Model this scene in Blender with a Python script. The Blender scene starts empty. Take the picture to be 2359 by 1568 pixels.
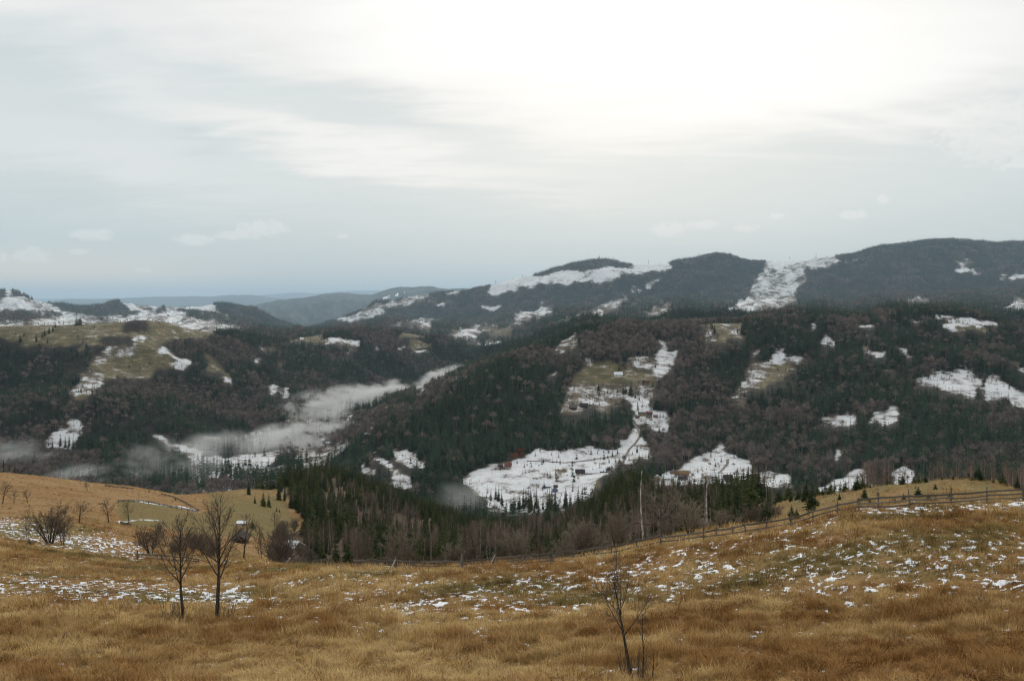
import bpy, math, random
import numpy as np
from mathutils import Vector, Matrix

S = bpy.context.scene
C = S.collection
# ---------------------------------------------------------------- camera
# survey units: the survey picture is 2359 wide, focal length FD, eye-level line at YH, centre column XC
FD, XC, YH = 2265.0, 1179.5, 700.0
cam_d = bpy.data.cameras.new('camera'); cam = bpy.data.objects.new('camera', cam_d); C.objects.link(cam)
cam_d.sensor_width = 36.0; cam_d.lens = FD / 2359 * 36.0
cam_d.shift_y = -(784 - YH) / 2359
cam_d.clip_start = 0.3; cam_d.clip_end = 250000
cam.location = (0, 0, 0); cam.rotation_euler = (math.pi / 2, 0, 0)
S.camera = cam
S.view_settings.view_transform = 'Standard'; S.view_settings.look = 'None'
S.view_settings.exposure = 0.0; S.view_settings.gamma = 1.0
cy = S.cycles
DENOISE = True
cy.pixel_filter_type = 'BLACKMAN_HARRIS'; cy.filter_width = 1.15
cy.use_denoising = DENOISE
try: cy.denoiser = 'OPENIMAGEDENOISE'
except Exception: pass
cy.max_bounces = 5; cy.diffuse_bounces = 2; cy.glossy_bounces = 1; cy.transmission_bounces = 2
cy.volume_bounces = 1; cy.transparent_max_bounces = 8
cy.caustics_reflective = False; cy.caustics_refractive = False
cy.volume_max_steps = 256

# ---------------------------------------------------------------- node helper
class N:
    def __init__(s, tree): s.t = tree; s.n = tree.nodes; s.l = tree.links
    def new(s, typ, **kw):
        a = s.n.new(typ)
        for k, v in kw.items(): setattr(a, k, v)
        return a
    def put(s, sock, v):
        if v is None: return
        if isinstance(v, bpy.types.NodeSocket): s.l.new(v, sock)
        else: sock.default_value = v
    def m(s, op, a, b=None, c=None, clamp=False):
        q = s.new('ShaderNodeMath', operation=op, use_clamp=clamp)
        s.put(q.inputs[0], a); s.put(q.inputs[1], b); s.put(q.inputs[2], c)
        return q.outputs[0]
    def vm(s, op, a, b=None):
        q = s.new('ShaderNodeVectorMath', operation=op)
        s.put(q.inputs[0], a); s.put(q.inputs[1], b)
        return q.outputs[0]
    def sstep(s, v, lo, hi, a=0.0, b=1.0):
        q = s.new('ShaderNodeMapRange', interpolation_type='SMOOTHSTEP')
        for i, x in enumerate((v, lo, hi, a, b)): s.put(q.inputs[i], x)
        return q.outputs[0]
    def mix(s, f, a, b, blend='MIX'):
        q = s.new('ShaderNodeMix', data_type='RGBA', blend_type=blend)
        s.put(q.inputs[0], f); s.put(q.inputs[6], a); s.put(q.inputs[7], b)
        return q.outputs[2]
    def noise(s, vec, scale, detail=4, rough=0.55, dist=0.0, out=0):
        q = s.new('ShaderNodeTexNoise')
        s.put(q.inputs['Vector'], vec); s.put(q.inputs['Scale'], scale); s.put(q.inputs['Detail'], detail)
        s.put(q.inputs['Roughness'], rough); s.put(q.inputs['Distortion'], dist)
        return q.outputs[out]
    def attr(s, name, typ='GEOMETRY', out='Fac'):
        q = s.new('ShaderNodeAttribute', attribute_name=name, attribute_type=typ)
        return q.outputs[out]
    def comb(s, x, y, z):
        q = s.new('ShaderNodeCombineXYZ')
        for i, v in enumerate((x, y, z)): s.put(q.inputs[i], v)
        return q.outputs[0]
    def sep(s, v):
        q = s.new('ShaderNodeSeparateXYZ'); s.put(q.inputs[0], v)
        return q.outputs

# ---------------------------------------------------------------- world: overcast daylight sky
SKY_LO, SKY_HI = 0.645, 0.82
SUN_AZ, SUN_EL = 0.13, math.radians(27)
W = bpy.data.worlds.new('World'); S.world = W; W.use_nodes = True
W.node_tree.nodes.clear(); g = N(W.node_tree)
out = g.new('ShaderNodeOutputWorld')
sky = g.new('ShaderNodeTexSky', sky_type='NISHITA'); sky.sun_disc = False
sky.sun_elevation = SUN_EL; sky.sun_rotation = SUN_AZ; sky.air_density = 1.3; sky.dust_density = 3.0
bg1 = g.new('ShaderNodeBackground'); g.put(bg1.inputs[0], sky.outputs[0]); bg1.inputs[1].default_value = 0.08
d = g.new('ShaderNodeTexCoord').outputs['Generated']
dx, dy, dz = g.sep(d)
az = g.m('ARCTAN2', dx, dy)
el = g.m('ARCSINE', dz)
# cloud sheet: noise in the plane of the cloud layer, sheared so that the streaks run down to the right
inv = g.m('DIVIDE', 1.0, g.m('ADD', g.m('MAXIMUM', dz, 0.0), 0.16))
pl = g.comb(g.m('MULTIPLY', dx, inv), g.m('MULTIPLY', dy, inv), 0.0)
st = g.new('ShaderNodeMapping'); g.put(st.inputs[0], pl)
st.inputs['Rotation'].default_value = (0, 0, math.radians(24)); st.inputs['Scale'].default_value = (0.85, 2.2, 1)
nA = g.noise(st.outputs[0], 1.3, 4, 0.52, 0.7)
nB = g.noise(st.outputs[0], 4.2, 3, 0.55, 0.3)
wob = g.m('MULTIPLY_ADD', nA, 0.10, g.m('MULTIPLY_ADD', nB, 0.04, -0.07))
def ax(x): return math.atan((x - XC) / FD)
def ey(x, y): return math.atan2(-(y - YH), math.hypot(FD, x - XC))
ae = g.comb(az, el, 0.0); aw = g.comb(az, g.m('ADD', el, wob), 0.0)
def r2(x, y, w, h, tilt, co):
    q = g.new('ShaderNodeMapping', vector_type='TEXTURE'); g.put(q.inputs[0], co)
    q.inputs['Location'].default_value = (ax(x), ey(x, y), 0); q.inputs['Rotation'].default_value = (0, 0, -math.radians(tilt)); q.inputs['Scale'].default_value = (w / FD, h / FD, 1)
    k = g.new('ShaderNodeVectorMath', operation='DOT_PRODUCT'); g.put(k.inputs[0], q.outputs[0]); g.put(k.inputs[1], q.outputs[0])
    return k.outputs['Value']
def blob(x, y, w, h, tilt, co=None): return g.m('POWER', 0.36788, r2(x, y, w, h, tilt, co or aw))
lum = g.sstep(el, 0.0, 0.30, SKY_LO, SKY_HI)
for (b, amt) in ((blob(1450, -40, 860, 470, 0, ae), .21), (blob(1280, 110, 480, 230, 4), .07), (blob(280, 180, 560, 75, 8), -.12),
                 (blob(930, 275, 280, 48, 13), -.10), (blob(600, 285, 430, 38, 13), .15), (blob(250, 375, 330, 60, 8), .07),
                 (blob(980, 395, 420, 36, 8), .06), (blob(470, 335, 70, 28, 10), -.06), (blob(720, 385, 120, 20, 8), -.04),
                 (blob(2050, 190, 460, 110, -4), .10), (blob(2000, 345, 560, 75, -5), -.06), (blob(40, 40, 300, 70, 10), .09)):
    lum = g.m('MULTIPLY_ADD', b, amt, lum)
stren = g.sstep(el, 0.02, 0.22, 0.03, 0.17)
lum = g.m('MULTIPLY_ADD', g.m('MULTIPLY_ADD', nB, 0.75, g.m('SUBTRACT', nA, 0.875)), stren, lum)
tintf = g.sstep(lum, 0.62, 0.92)
col = g.mix(tintf, (0.905, 1.02, 1.045, 1), (1.0, 1.0, 0.985, 1))
colL = g.vm('MULTIPLY', col, g.comb(lum, lum, lum))
# warm gap low on the left
colL = g.mix(g.m('MULTIPLY', blob(20, 628, 420, 40, 0, ae), 1.0), colL, (0.86, 0.78, 0.67, 1))
# little fair-weather cumulus low over the hills
cn = g.noise(g.comb(g.m('MULTIPLY', az, 105.0), g.m('MULTIPLY', el, 150.0), 0.0), 1.0, 4, 0.62, 0.3)
puffs = None
for (x, y, w, h) in ((72, 588, 30, 17), (605, 527, 52, 17), (545, 542, 46, 9), (215, 540, 42, 13), (450, 553, 36, 13), (1540, 528, 36, 15), (1622, 517, 36, 9), (1716, 525, 26, 9), (1790, 497, 15, 7),
                     (1966, 494, 28, 9), (2036, 458, 12, 9), (2300, 302, 104, 64), (2350, 376, 30, 12), (0, 594, 12, 10), (331, 622, 16, 5), (790, 544, 14, 5), (180, 580, 20, 6)):
    r = r2(x, y, w * 1.25, h * 1.25, 0, ae); puffs = r if puffs is None else g.m('MINIMUM', puffs, r)
pv_ = g.m('ADD', g.m('SUBTRACT', 1.0, puffs), g.m('MULTIPLY', g.m('SUBTRACT', cn, 0.52), 3.2))
pm = g.m('MULTIPLY', g.sstep(pv_, -0.15, 1.25), 0.62)
pcol = g.mix(g.sstep(pv_, .1, 1.3), (1.02, 1.0, 0.97, 1), (0.80, 0.83, 0.835, 1))
colL = g.mix(pm, colL, pcol)
colL = g.mix(g.sstep(el, -0.02, -0.12), colL, (0.25, 0.25, 0.24, 1))
bg2 = g.new('ShaderNodeBackground'); g.put(bg2.inputs[0], colL); bg2.inputs[1].default_value = 1.0
mx = g.new('ShaderNodeMixShader'); mx.inputs[0].default_value = 0.93
g.l.new(bg1.outputs[0], mx.inputs[1]); g.l.new(bg2.outputs[0], mx.inputs[2]); g.l.new(mx.outputs[0], out.inputs[0])

sun_d = bpy.data.lights.new('sun', 'SUN'); sun = bpy.data.objects.new('sun', sun_d); C.objects.link(sun)
sun_d.energy = 1.2; sun_d.angle = math.radians(14); sun_d.color = (1.0, 0.95, 0.87)
sdir = Vector((math.sin(SUN_AZ) * math.cos(SUN_EL), math.cos(SUN_AZ) * math.cos(SUN_EL), math.sin(SUN_EL)))
sun.rotation_euler = sdir.to_track_quat('Z', 'Y').to_euler()

# ---------------------------------------------------------------- tagging
def tag(o, label=None, cat=None, group=None, kind=None):
    if label: o['label'] = label
    if cat: o['category'] = cat
    if group: o['group'] = group
    if kind: o['kind'] = kind
    return o
def empty(name, loc, rz=0.0, sc=1.0):
    o = bpy.data.objects.new(name, None); C.objects.link(o); o.empty_display_size = 0.3
    o.location = loc; o.rotation_euler = (0, 0, rz); o.scale = (sc, sc, sc) if np.isscalar(sc) else sc
    return o
def mesh_obj(name, me, parent=None):
    o = bpy.data.objects.new(name, me); C.objects.link(o)
    if parent: o.parent = parent
    return o
def make_mesh(name, V, F, mat=None, smooth=False):
    """V (n,3) array, F list of tuples or (m,k) array."""
    me = bpy.data.meshes.new(name)
    V = np.asarray(V, np.float32)
    if isinstance(F, np.ndarray):
        k = F.shape[1]; m = len(F)
        me.vertices.add(len(V)); me.vertices.foreach_set('co', V.ravel())
        me.loops.add(m * k); me.loops.foreach_set('vertex_index', F.astype(np.int32).ravel())
        me.polygons.add(m); me.polygons.foreach_set('loop_start', np.arange(0, m * k, k, dtype=np.int32))
        me.polygons.foreach_set('loop_total', np.full(m, k, np.int32))
        me.update(calc_edges=True)
    else:
        me.from_pydata([tuple(v) for v in V], [], F); me.update()
    if smooth: me.polygons.foreach_set('use_smooth', np.ones(len(me.polygons), bool))
    if mat: me.materials.append(mat)
    return me
def fattr(me, name, arr):
    a = me.attributes.new(name, 'FLOAT', 'POINT'); a.data.foreach_set('value', np.asarray(arr, np.float32).ravel())

# ---------------------------------------------------------------- numeric noise
def hsh(ix, iy, seed):
    h = (ix.astype(np.int64) * 374761393 + iy.astype(np.int64) * 668265263 + seed * 362437) & 0xffffffff
    h = ((h ^ (h >> 13)) * 1274126177) & 0xffffffff
    h = ((h ^ (h >> 16)) * 2246822519) & 0xffffffff
    return (h ^ (h >> 15)).astype(np.float64) / 4294967295.0
def vnoise(x, y, seed=0):
    x = np.asarray(x, float); y = np.asarray(y, float)
    ix = np.floor(x); iy = np.floor(y); fx = x - ix; fy = y - iy
    fx = fx * fx * fx * (fx * (fx * 6 - 15) + 10); fy = fy * fy * fy * (fy * (fy * 6 - 15) + 10)
    a = hsh(ix, iy, seed); b = hsh(ix + 1, iy, seed); c = hsh(ix, iy + 1, seed); dd = hsh(ix + 1, iy + 1, seed)
    return (a + (b - a) * fx) * (1 - fy) + (c + (dd - c) * fx) * fy
def fbm(x, y, seed=0, oct=4, gain=0.5):
    s = 0; a = 1; t = 0
    for i in range(oct):
        ca, sa = math.cos(i * .7), math.sin(i * .7)
        s = s + a * vnoise((x * ca - y * sa) * 2 ** i + i * 17.3, (x * sa + y * ca) * 2 ** i - i * 9.1, seed + i); t += a; a *= gain
    return s / t          # 0..1, mean .5

# ---------------------------------------------------------------- terrain survey
def T(*pairs): return np.array(pairs, float)
zk = lambda y, Y: -(y - YH) / FD * Y
GX = np.arange(-420, 2781, 4.0)                    # survey columns
def gauss(a, s):
    if s <= 0: return a
    r = int(s * 3) + 1; k = np.exp(-np.arange(-r, r + 1) ** 2 / (2 * s * s)); k /= k.sum()
    return np.convolve(np.pad(a, r, mode='edge'), k, 'valid')
def col(tab, s): return gauss(np.interp(GX, tab[:, 0], tab[:, 1]), s)
KY, KZ = [], []
def knotY(ytab, Ytab, s=1.5, sY=8):                # knot given by its height in the picture
    Y = col(Ytab, sY); KY.append(Y); KZ.append(zk(col(ytab, s), Y))
def knotZ(ztab, Ytab, s=8, sY=8):                  # knot given by its height in metres
    KY.append(col(Ytab, sY)); KZ.append(col(ztab, s))
knotZ(T((0, -1.75)), T((0, 1.0)))                                                                       # 0 at the camera's feet
knotY(T((0, 1568)), T((0, 36), (1179, 38), (2359, 34)))                                                 # 1
knotY(T((0, 1400), (1179, 1420), (2359, 1340)), T((0, 65), (1179, 58), (2359, 55)), 30)                 # 2
knotY(T((-400, 1225), (0, 1240), (200, 1265), (316, 1284), (458, 1297), (560, 1296), (664, 1302), (839, 1308), (1066, 1306), (1270, 1299), (1370, 1288), (1467, 1270), (1524, 1258),
        (1650, 1238), (1766, 1220), (1823, 1214), (1872, 1205), (1928, 1188), (1978, 1178), (2100, 1168), (2191, 1161), (2273, 1153), (2359, 1149), (2760, 1140)),
      T((0, 150), (458, 145), (560, 128), (664, 110), (839, 95), (1066, 90), (1270, 88), (1467, 87), (1823, 86), (2100, 85), (2359, 90)), 4)      # 3 fence
knotZ(T((-400, -41), (0, -43.3), (200, -44.5), (400, -49.6), (560, -54), (650, -47), (839, -38), (1066, -37), (1270, -36), (1467, -33), (1650, -30), (1777, -25), (1823, -23.5), (1978, -21.5), (2100, -21.5), (2273, -22), (2359, -22.5), (2760, -22)),
      T((0, 200), (400, 210), (560, 215), (650, 175), (750, 135), (1650, 132), (1777, 112), (1823, 105), (2100, 105), (2359, 112)))            # 4 behind the fence
knotY(T((-400, 1130), (0, 1135), (200, 1150), (400, 1180), (560, 1175), (650, 1222), (726, 1240), (839, 1265), (1066, 1285), (1270, 1290), (1467, 1270), (1650, 1230), (1777, 1185), (1892, 1160), (2026, 1140), (2168, 1128), (2257, 1130), (2342, 1140), (2760, 1150)),
      T((0, 280), (400, 300), (560, 320), (650, 310), (839, 320), (1066, 300), (1270, 280), (1467, 250), (1650, 225), (1777, 165), (1892, 140), (2760, 140)), 8)   # 5
knotY(T((-400, 1085), (0, 1090), (85, 1098), (221, 1116), (306, 1124), (380, 1137), (411, 1143), (480, 1140), (560, 1131), (636, 1130), (660, 1112), (726, 1088), (755, 1088), (808, 1100), (852, 1117), (900, 1142), (950, 1160),
        (1000, 1180), (1053, 1202), (1100, 1214), (1200, 1222), (1300, 1205), (1375, 1165), (1424, 1118), (1470, 1104), (1500, 1132), (1565, 1146), (1655, 1142), (1732, 1150), (1777, 1163), (1820, 1150), (1892, 1140), (1949, 1130),
        (2026, 1117), (2103, 1112), (2168, 1104), (2257, 1105), (2309, 1114), (2342, 1127), (2500, 1145), (2760, 1150)),
      T((0, 380), (411, 400), (560, 430), (636, 470), (700, 660), (760, 720), (900, 700), (1000, 660), (1100, 620), (1200, 580), (1300, 580), (1424, 620), (1480, 610), (1565, 500), (1655, 420), (1732, 310), (1790, 190), (1892, 180), (2760, 180)), 2)   # 6 front crest
knotZ(T((0, -200), (560, -205), (800, -222), (1300, -215), (1500, -190), (1777, -125), (2760, -115)),
      T((0, 800), (560, 820), (800, 930), (1300, 850), (1500, 780), (1777, 520), (2760, 500)))                                                  # 7
knotZ(T((0, -262), (760, -262), (900, -258), (1000, -252), (1100, -240), (1200, -238), (1300, -235), (1400, -228), (1500, -222), (1600, -218), (1769, -215), (1900, -205), (2100, -190), (2359, -180)),
      T((0, 1300), (760, 1350), (900, 1250), (1000, 1200), (1100, 1150), (1600, 1150), (1769, 1100), (1900, 1050), (2100, 1000), (2359, 950)))   # 8 foot of the big hill
knotZ(T((0, -268), (740, -268), (808, -252), (900, zk(1040, 1500)), (1000, zk(1030, 1480)), (1100, zk(1047, 1480)), (1200, zk(1042, 1480)), (1400, zk(1045, 1480)), (1500, zk(1040, 1480)), (1600, zk(1050, 1450)), (1800, zk(1050, 1400)), (2000, zk(1040, 1350)), (2200, zk(1030, 1300)), (2359, zk(1020, 1300))),
      T((0, 1480), (1500, 1480), (1600, 1450), (1800, 1400), (2000, 1350), (2200, 1300)), 8)                                                     # 9
e10 = T((-400, 1070), (690, 1070), (740, 1068), (760, 1060), (810, 1022), (870, 984), (960, 938), (1040, 893), (1100, 855), (1180, 818), (1250, 794), (1300, 772), (1345, 755), (1420, 748), (1480, 753), (1540, 751), (1600, 752), (1640, 746), (1700, 744), (1760, 728),
        (1830, 721), (1900, 723), (1990, 730), (2020, 718), (2060, 711), (2100, 714), (2200, 719), (2300, 738), (2359, 753), (2760, 800))
Y10 = T((0, 1655), (760, 1670), (1040, 1880), (1180, 2000), (1345, 2250), (1640, 2300), (1830, 2400), (2200, 2500))
KY.append(None); KZ.append(None)                                                                                                                # 10 placeholder
knotY(e10, Y10, 2.0)                                                                                                                             # 11 crest of the big hill
KY[10] = 0.5 * (KY[9] + KY[11])
KZ[10] = 0.5 * (KZ[9] + KZ[11]) - 6 * np.clip((GX - 700) / 300, 0, 1)
knotZ(T((0, -270), (450, -270), (760, -272), (1060, -275), (1130, -262), (1200, -205), (1345, -125), (1640, -118), (2760, -118)),
      T((0, 1720), (450, 1740), (640, 2100), (760, 2350), (900, 3000), (1000, 3400), (1060, 3700), (1130, 3850), (1200, 3300), (1345, 3000), (2760, 3050)), 5, 5)   # 12
knotZ(T((-400, -225), (0, -225), (190, zk(905, 2000)), (300, zk(903, 2050)), (400, zk(925, 2100)), (500, -237), (600, -262), (640, -266), (760, -262), (900, -248), (1000, -238), (1060, -232), (1130, -223), (1200, -180), (1345, -65), (2760, -65)),
      T((0, 2000), (190, 2000), (400, 2100), (500, 2150), (600, 2200), (640, 2300), (760, 2700), (900, 3300), (1000, 3620), (1060, 3900), (1130, 4050), (1200, 3600), (1345, 3400), (2760, 3400)), 4, 4)  # 13 spur
KY.append(KY[13] + 130); KZ.append(KZ[13] + np.interp(GX, [0, 600, 760], [2, 4, 22]))                                                            # 14
knotY(T((-400, 755), (0, 753), (110, 748), (170, 749), (250, 744), (320, 736), (380, 742), (430, 757), (500, 769), (540, 765), (600, 779), (650, 785), (700, 783), (760, 767), (800, 760), (860, 758), (900, 763), (960, 773), (1050, 788), (1100, 812), (1130, 838), (1180, 850), (1260, 800), (1345, 749), (2760, 749)),
      T((0, 2600), (320, 2650), (500, 2900), (600, 3200), (700, 3400), (800, 3700), (960, 4000), (1050, 4200), (1130, 4300), (1200, 4000), (1345, 3700), (2760, 3700)), 2)   # 15
knotZ(T((0, -112), (480, -125), (700, -140), (800, -152), (960, -172), (1050, -190), (1130, -250), (1200, -172), (1345, -90), (1600, -70), (2760, -60)),
      T((0, 3300), (480, 3700), (700, 4000), (800, 4400), (1050, 4600), (1130, 4600), (1200, 4300), (1345, 4000), (2760, 3950)))               # 16
knotY(T((0, 725), (200, 731), (400, 725), (500, 735), (600, 750), (700, 770), (741, 757), (790, 746), (868, 741), (963, 738), (1080, 742), (1180, 725), (1300, 712), (1450, 702), (1600, 692), (1800, 690), (2000, 682), (2200, 672), (2359, 665)),
      T((0, 9600), (400, 9700), (600, 10400), (700, 11600), (790, 11200), (868, 10900), (1080, 10900), (1180, 10400), (1300, 10000), (2359, 9900)), 4)  # 17
H_CREST = T((-400, 690), (-100, 672), (0, 669), (20, 668), (50, 677), (85, 697), (123, 702), (190, 707), (231, 705), (254, 696), (275, 694), (296, 700), (342, 705), (378, 707), (458, 706), (504, 700), (530, 702), (566, 709), (590, 717), (641, 740), (700, 760),
        (741, 748), (790, 733), (868, 701), (963, 680), (991, 680), (1027, 674), (1076, 671), (1091, 665), (1125, 660), (1180, 645), (1231, 636), (1270, 622), (1313, 608), (1370, 599), (1398, 600), (1437, 609), (1467, 611), (1514, 609), (1539, 606), (1560, 600), (1601, 595),
        (1650, 588), (1681, 592), (1714, 602), (1769, 603), (1784, 603), (1872, 597), (1923, 594), (1964, 586), (1990, 578), (2026, 568), (2126, 557), (2191, 551), (2245, 557), (2283, 561), (2345, 561), (2500, 570), (2760, 590))
knotY(H_CREST, T((0, 11000), (560, 11300), (641, 11900), (700, 12600), (790, 12500), (1180, 12500), (1345, 12200), (2760, 12200)), 1.0)                # 18
knotZ(T((0, -560), (1100, -560), (1400, -300), (2760, -150)), T((0, 17500), (2760, 17500)))                                                         # 19
knotY(T((-400, 722), (560, 718), (590, 702), (634, 693), (688, 687), (757, 677), (783, 675), (803, 675), (834, 679), (860, 678), (898, 665), (919, 661), (945, 662), (991, 659), (1012, 664), (1032, 666), (1058, 664), (1091, 666), (1200, 690), (2760, 690)), T((0, 29000)), 1.2)   # 20
knotY(T((0, 733)), T((0, 40000)))
knotY(T((-400, 697), (100, 695), (154, 688), (221, 689), (270, 687), (308, 685), (360, 683), (409, 683), (442, 681), (488, 683), (527, 679), (590, 679), (620, 685), (667, 689), (800, 697), (2760, 700)), T((0, 58000)), 1.2)   # 22
knotY(T((0, 722)), T((0, 72000)))
knotY(T((-400, 690), (560, 686), (610, 679), (687, 673), (726, 676), (770, 672), (808, 669), (847, 669), (885, 669), (960, 673), (1100, 685), (2760, 700)), T((0, 92000)), 1.2)   # 24
knotY(T((0, 760)), T((0, 100000)))
KY = np.array(KY); KZ = np.array(KZ)
for i in range(1, len(KY)): KY[i] = np.maximum(KY[i], KY[i - 1] * 1.004 + 1)
ROWS = [26, 170, 170, 64, 84, 96, 36, 14, 64, 44, 64, 26, 66, 12, 90, 22, 44, 84, 12, 40, 6, 14, 4, 12, 4]
def pchip():
    """monotone cubic through the knots of every column; rows are spaced geometrically between knots"""
    h = np.diff(KY, axis=0); dl = np.diff(KZ, axis=0) / h
    m = np.zeros_like(KZ)
    w1 = 2 * h[1:] + h[:-1]; w2 = h[1:] + 2 * h[:-1]
    with np.errstate(divide='ignore', invalid='ignore'):
        mm = (w1 + w2) / (w1 / dl[:-1] + w2 / dl[1:])
    m[1:-1] = np.where(dl[:-1] * dl[1:] > 0, mm, 0.0); m[0] = dl[0]; m[-1] = dl[-1]
    YY, ZZ, start = [], [], []
    for k, n in enumerate(ROWS):
        start.append(len(YY))
        for j in range(n):
            s = j / n
            Y = KY[k] * (KY[k + 1] / KY[k]) ** s
            t = (Y - KY[k]) / h[k]
            ZZ.append((2 * t**3 - 3 * t**2 + 1) * KZ[k] + (t**3 - 2 * t**2 + t) * h[k] * m[k] + (-2 * t**3 + 3 * t**2) * KZ[k + 1] + (t**3 - t**2) * h[k] * m[k + 1])
            YY.append(Y)
    start.append(len(YY)); YY.append(KY[-1]); ZZ.append(KZ[-1])
    return np.array(YY), np.array(ZZ), start
TY, TZ, RS = pchip()
TX = (GX[None, :] - XC) / FD * TY
# relief: swales and gullies on the hills, hummocks on the meadow
fade = np.ones(len(TY))
for k in (11, 15, 18, 20, 22, 24): fade *= 1 - .85 * np.exp(-((np.arange(len(TY)) - RS[k]) / 11.0) ** 2)
far = np.clip((TY - 900) / 600, 0, 1) * fade[:, None]
TZ += far * ((fbm(TX / 420, TY / 420, 11, 4) - .5) * 52 + (np.abs(fbm(TX / 210, TY / 260, 12, 3) - .5) - .1) * -62) * np.clip(TY / 2200, .5, 3.4) * np.where(TY > 17000, 2.2, 1)
mid = np.clip((TY - 120) / 200, 0, 1) * np.clip(1 - (TY - 900) / 600, 0, 1)
TZ += mid * (fbm(TX / 60, TY / 60, 13, 3) - .5) * 3.0
near = np.clip((TY - 3) / 20, 0, 1) * np.clip(1.3 - TY / 400, 0, 1)
TZ += near * ((fbm(TX / 9, TY / 7, 14, 3) - .5) * .55 + (fbm(TX / 1.9, TY / 1.3, 15, 3) - .5) * .34)
TPY = YH - FD * TZ / TY                            # where each point lies in the survey picture
NR, NC = TY.shape
def seg(a, b): return RS[a], RS[b]
def grid_at(r, c):
    r = np.clip(r, 0, NR - 1.001); c = np.clip(c, 0, NC - 1.001)
    i = r.astype(int); j = c.astype(int); fr = r - i; fc = c - j
    def s(A): return (A[i, j] * (1 - fc) + A[i, j + 1] * fc) * (1 - fr) + (A[i + 1, j] * (1 - fc) + A[i + 1, j + 1] * fc) * fr
    return np.stack([s(TX), s(TY), s(TZ)], -1)
def ground(x, Y):
    """ground point in survey column x at distance Y"""
    c = (x - GX[0]) / 4.0; j = int(np.clip(c, 0, NC - 2)); f = c - j
    z = np.interp(Y, TY[:, j], TZ[:, j]) * (1 - f) + np.interp(Y, TY[:, j + 1], TZ[:, j + 1]) * f
    return Vector(((x - XC) / FD * Y, Y, z))
def ground_xy(X, Y): return ground(XC + FD * X / Y, Y)
def spot(x, y, a, b):
    """the ground point of the layer between knots a and b that is seen at (x, y) of the survey picture"""
    j = int(np.clip(round((x - GX[0]) / 4.0), 0, NC - 1)); r0, r1 = RS[a], RS[b]
    v = TPY[r0:r1, j]
    ok = np.nonzero((v[:-1] >= y) & (v[1:] < y))[0]
    if len(ok): Y = TY[r0 + ok[0], j] + (TY[r0 + ok[0] + 1, j] - TY[r0 + ok[0], j]) * (v[ok[0]] - y) / max(1e-6, v[ok[0]] - v[ok[0] + 1])
    else: Y = TY[r0 + int(np.argmin(np.abs(v - y))), j]
    return ground(x, Y)
# ---------------------------------------------------------------- land cover survey
ORG = {1: (0, 633.5), 2: (589.8, 633.5), 3: (1179.5, 518.3), 4: (1769.2, 518.3), 5: (0, 979), 6: (589.8, 979), 7: (1179.5, 921.5), 8: (1769.2, 921.5)}
K_ = 0.25714
def P(sheet, *pts): ox, oy = ORG[sheet]; return np.array([(ox + K_ * x, oy + K_ * y) for x, y in pts])
# (layer, cover, outline); S snowy, M patchy snow on brown grass, G olive grass with flecks of snow, B bare broadleaf wood, F spruce wood
COVER = []
def add(layer, sheet, cover, *polys):
    for p in polys: COVER.append((layer, cover, P(sheet, *p)))
# nearer left hills
add('F', 1, 'G', [(-60,430),(460,400),(510,450),(420,560),(290,640),(200,590),(-60,520)], [(460,400),(600,405),(700,430),(900,400),(1250,365),(1500,420),(1750,450),(1950,450),(1880,560),(1650,570),(1560,600),(1300,640),(1000,640),(800,620),(580,760),(640,720),(790,570),(480,660),(290,640),(420,560),(510,450)],
    [(800,830),(860,740),(960,660),(1240,640),(1390,640),(1540,650),(1540,720),(1690,760),(1690,850),(1400,870),(1280,930),(1000,940),(920,990),(760,1090),(690,1110),(620,1060),(720,970),(870,900),(760,860)],
    [(0,440),(100,440),(190,560),(290,640),(180,600),(0,520)], [(1820,690),(1900,700),(2010,820),(2080,900),(2070,970),(2010,980),(1980,880),(1880,860)])
add('F', 1, 'M', [(870,690),(1040,640),(1250,640),(1200,710),(1000,720),(830,790),(800,830)], [(740,860),(870,840),(960,900),(870,1020),(640,1090),(620,1050),(720,960)],
    [(1040,910),(1280,900),(1260,935),(1020,940)], [(60,1240),(120,1230),(110,1270)], [(370,1250),(400,1230),(400,1280)])
add('F', 1, 'S', [(1390,640),(1530,650),(1540,720),(1690,760),(1680,860),(1560,850),(1530,740),(1400,690)], [(1180,600),(1270,520),(1250,640),(1190,715),(1130,712)], [(2240,690),(2294,690),(2294,770),(2230,770)],
    [(2010,900),(2080,960),(2010,985)], [(2140,1040),(2200,1080),(2140,1080)], [(2220,1220),(2294,1235),(2294,1285),(2220,1270)],
    [(380,1500),(520,1390),(560,1340),(680,1290),(740,1310),(760,1350),(740,1400),(700,1480),(690,1540),(640,1570),(440,1550)])
add('F', 1, 'B', [(1540,580),(1700,560),(2000,600),(2294,640),(2294,800),(2000,830),(1950,740),(1800,700),(1680,740),(1560,720)], [(900,930),(1300,930),(2000,1000),(2294,1100),(2294,1400),(1700,1120),(1200,1050),(950,1010)],
    [(560,760),(780,750),(790,830),(620,950),(560,870)], [(1120,410),(1330,385),(1350,480),(1200,510),(1110,500)], [(880,570),(1200,560),(1230,620),(950,650)], [(80,1260),(250,1240),(240,1320),(90,1310)])
add('F', 2, 'G', [(250,580),(340,560),(480,525),(600,535),(590,620),(500,600),(400,590)], [(1265,530),(1500,525),(1530,560),(1400,580),(1270,580)], [(1370,590),(1530,590),(1560,640),(1400,665)], [(200,760),(260,770),(240,830)], [(480,300),(480,301),(481,300)])
add('F', 2, 'M', [(600,560),(700,580),(690,630),(600,620)], [(820,650),(870,700),(860,740),(830,700)], [(60,650),(150,650),(150,690),(80,690)], [(0,485),(150,505),(60,535),(0,530)], [(470,1060),(600,1110),(540,1130)], [(700,605),(910,620),(890,650),(760,640)])
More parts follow.
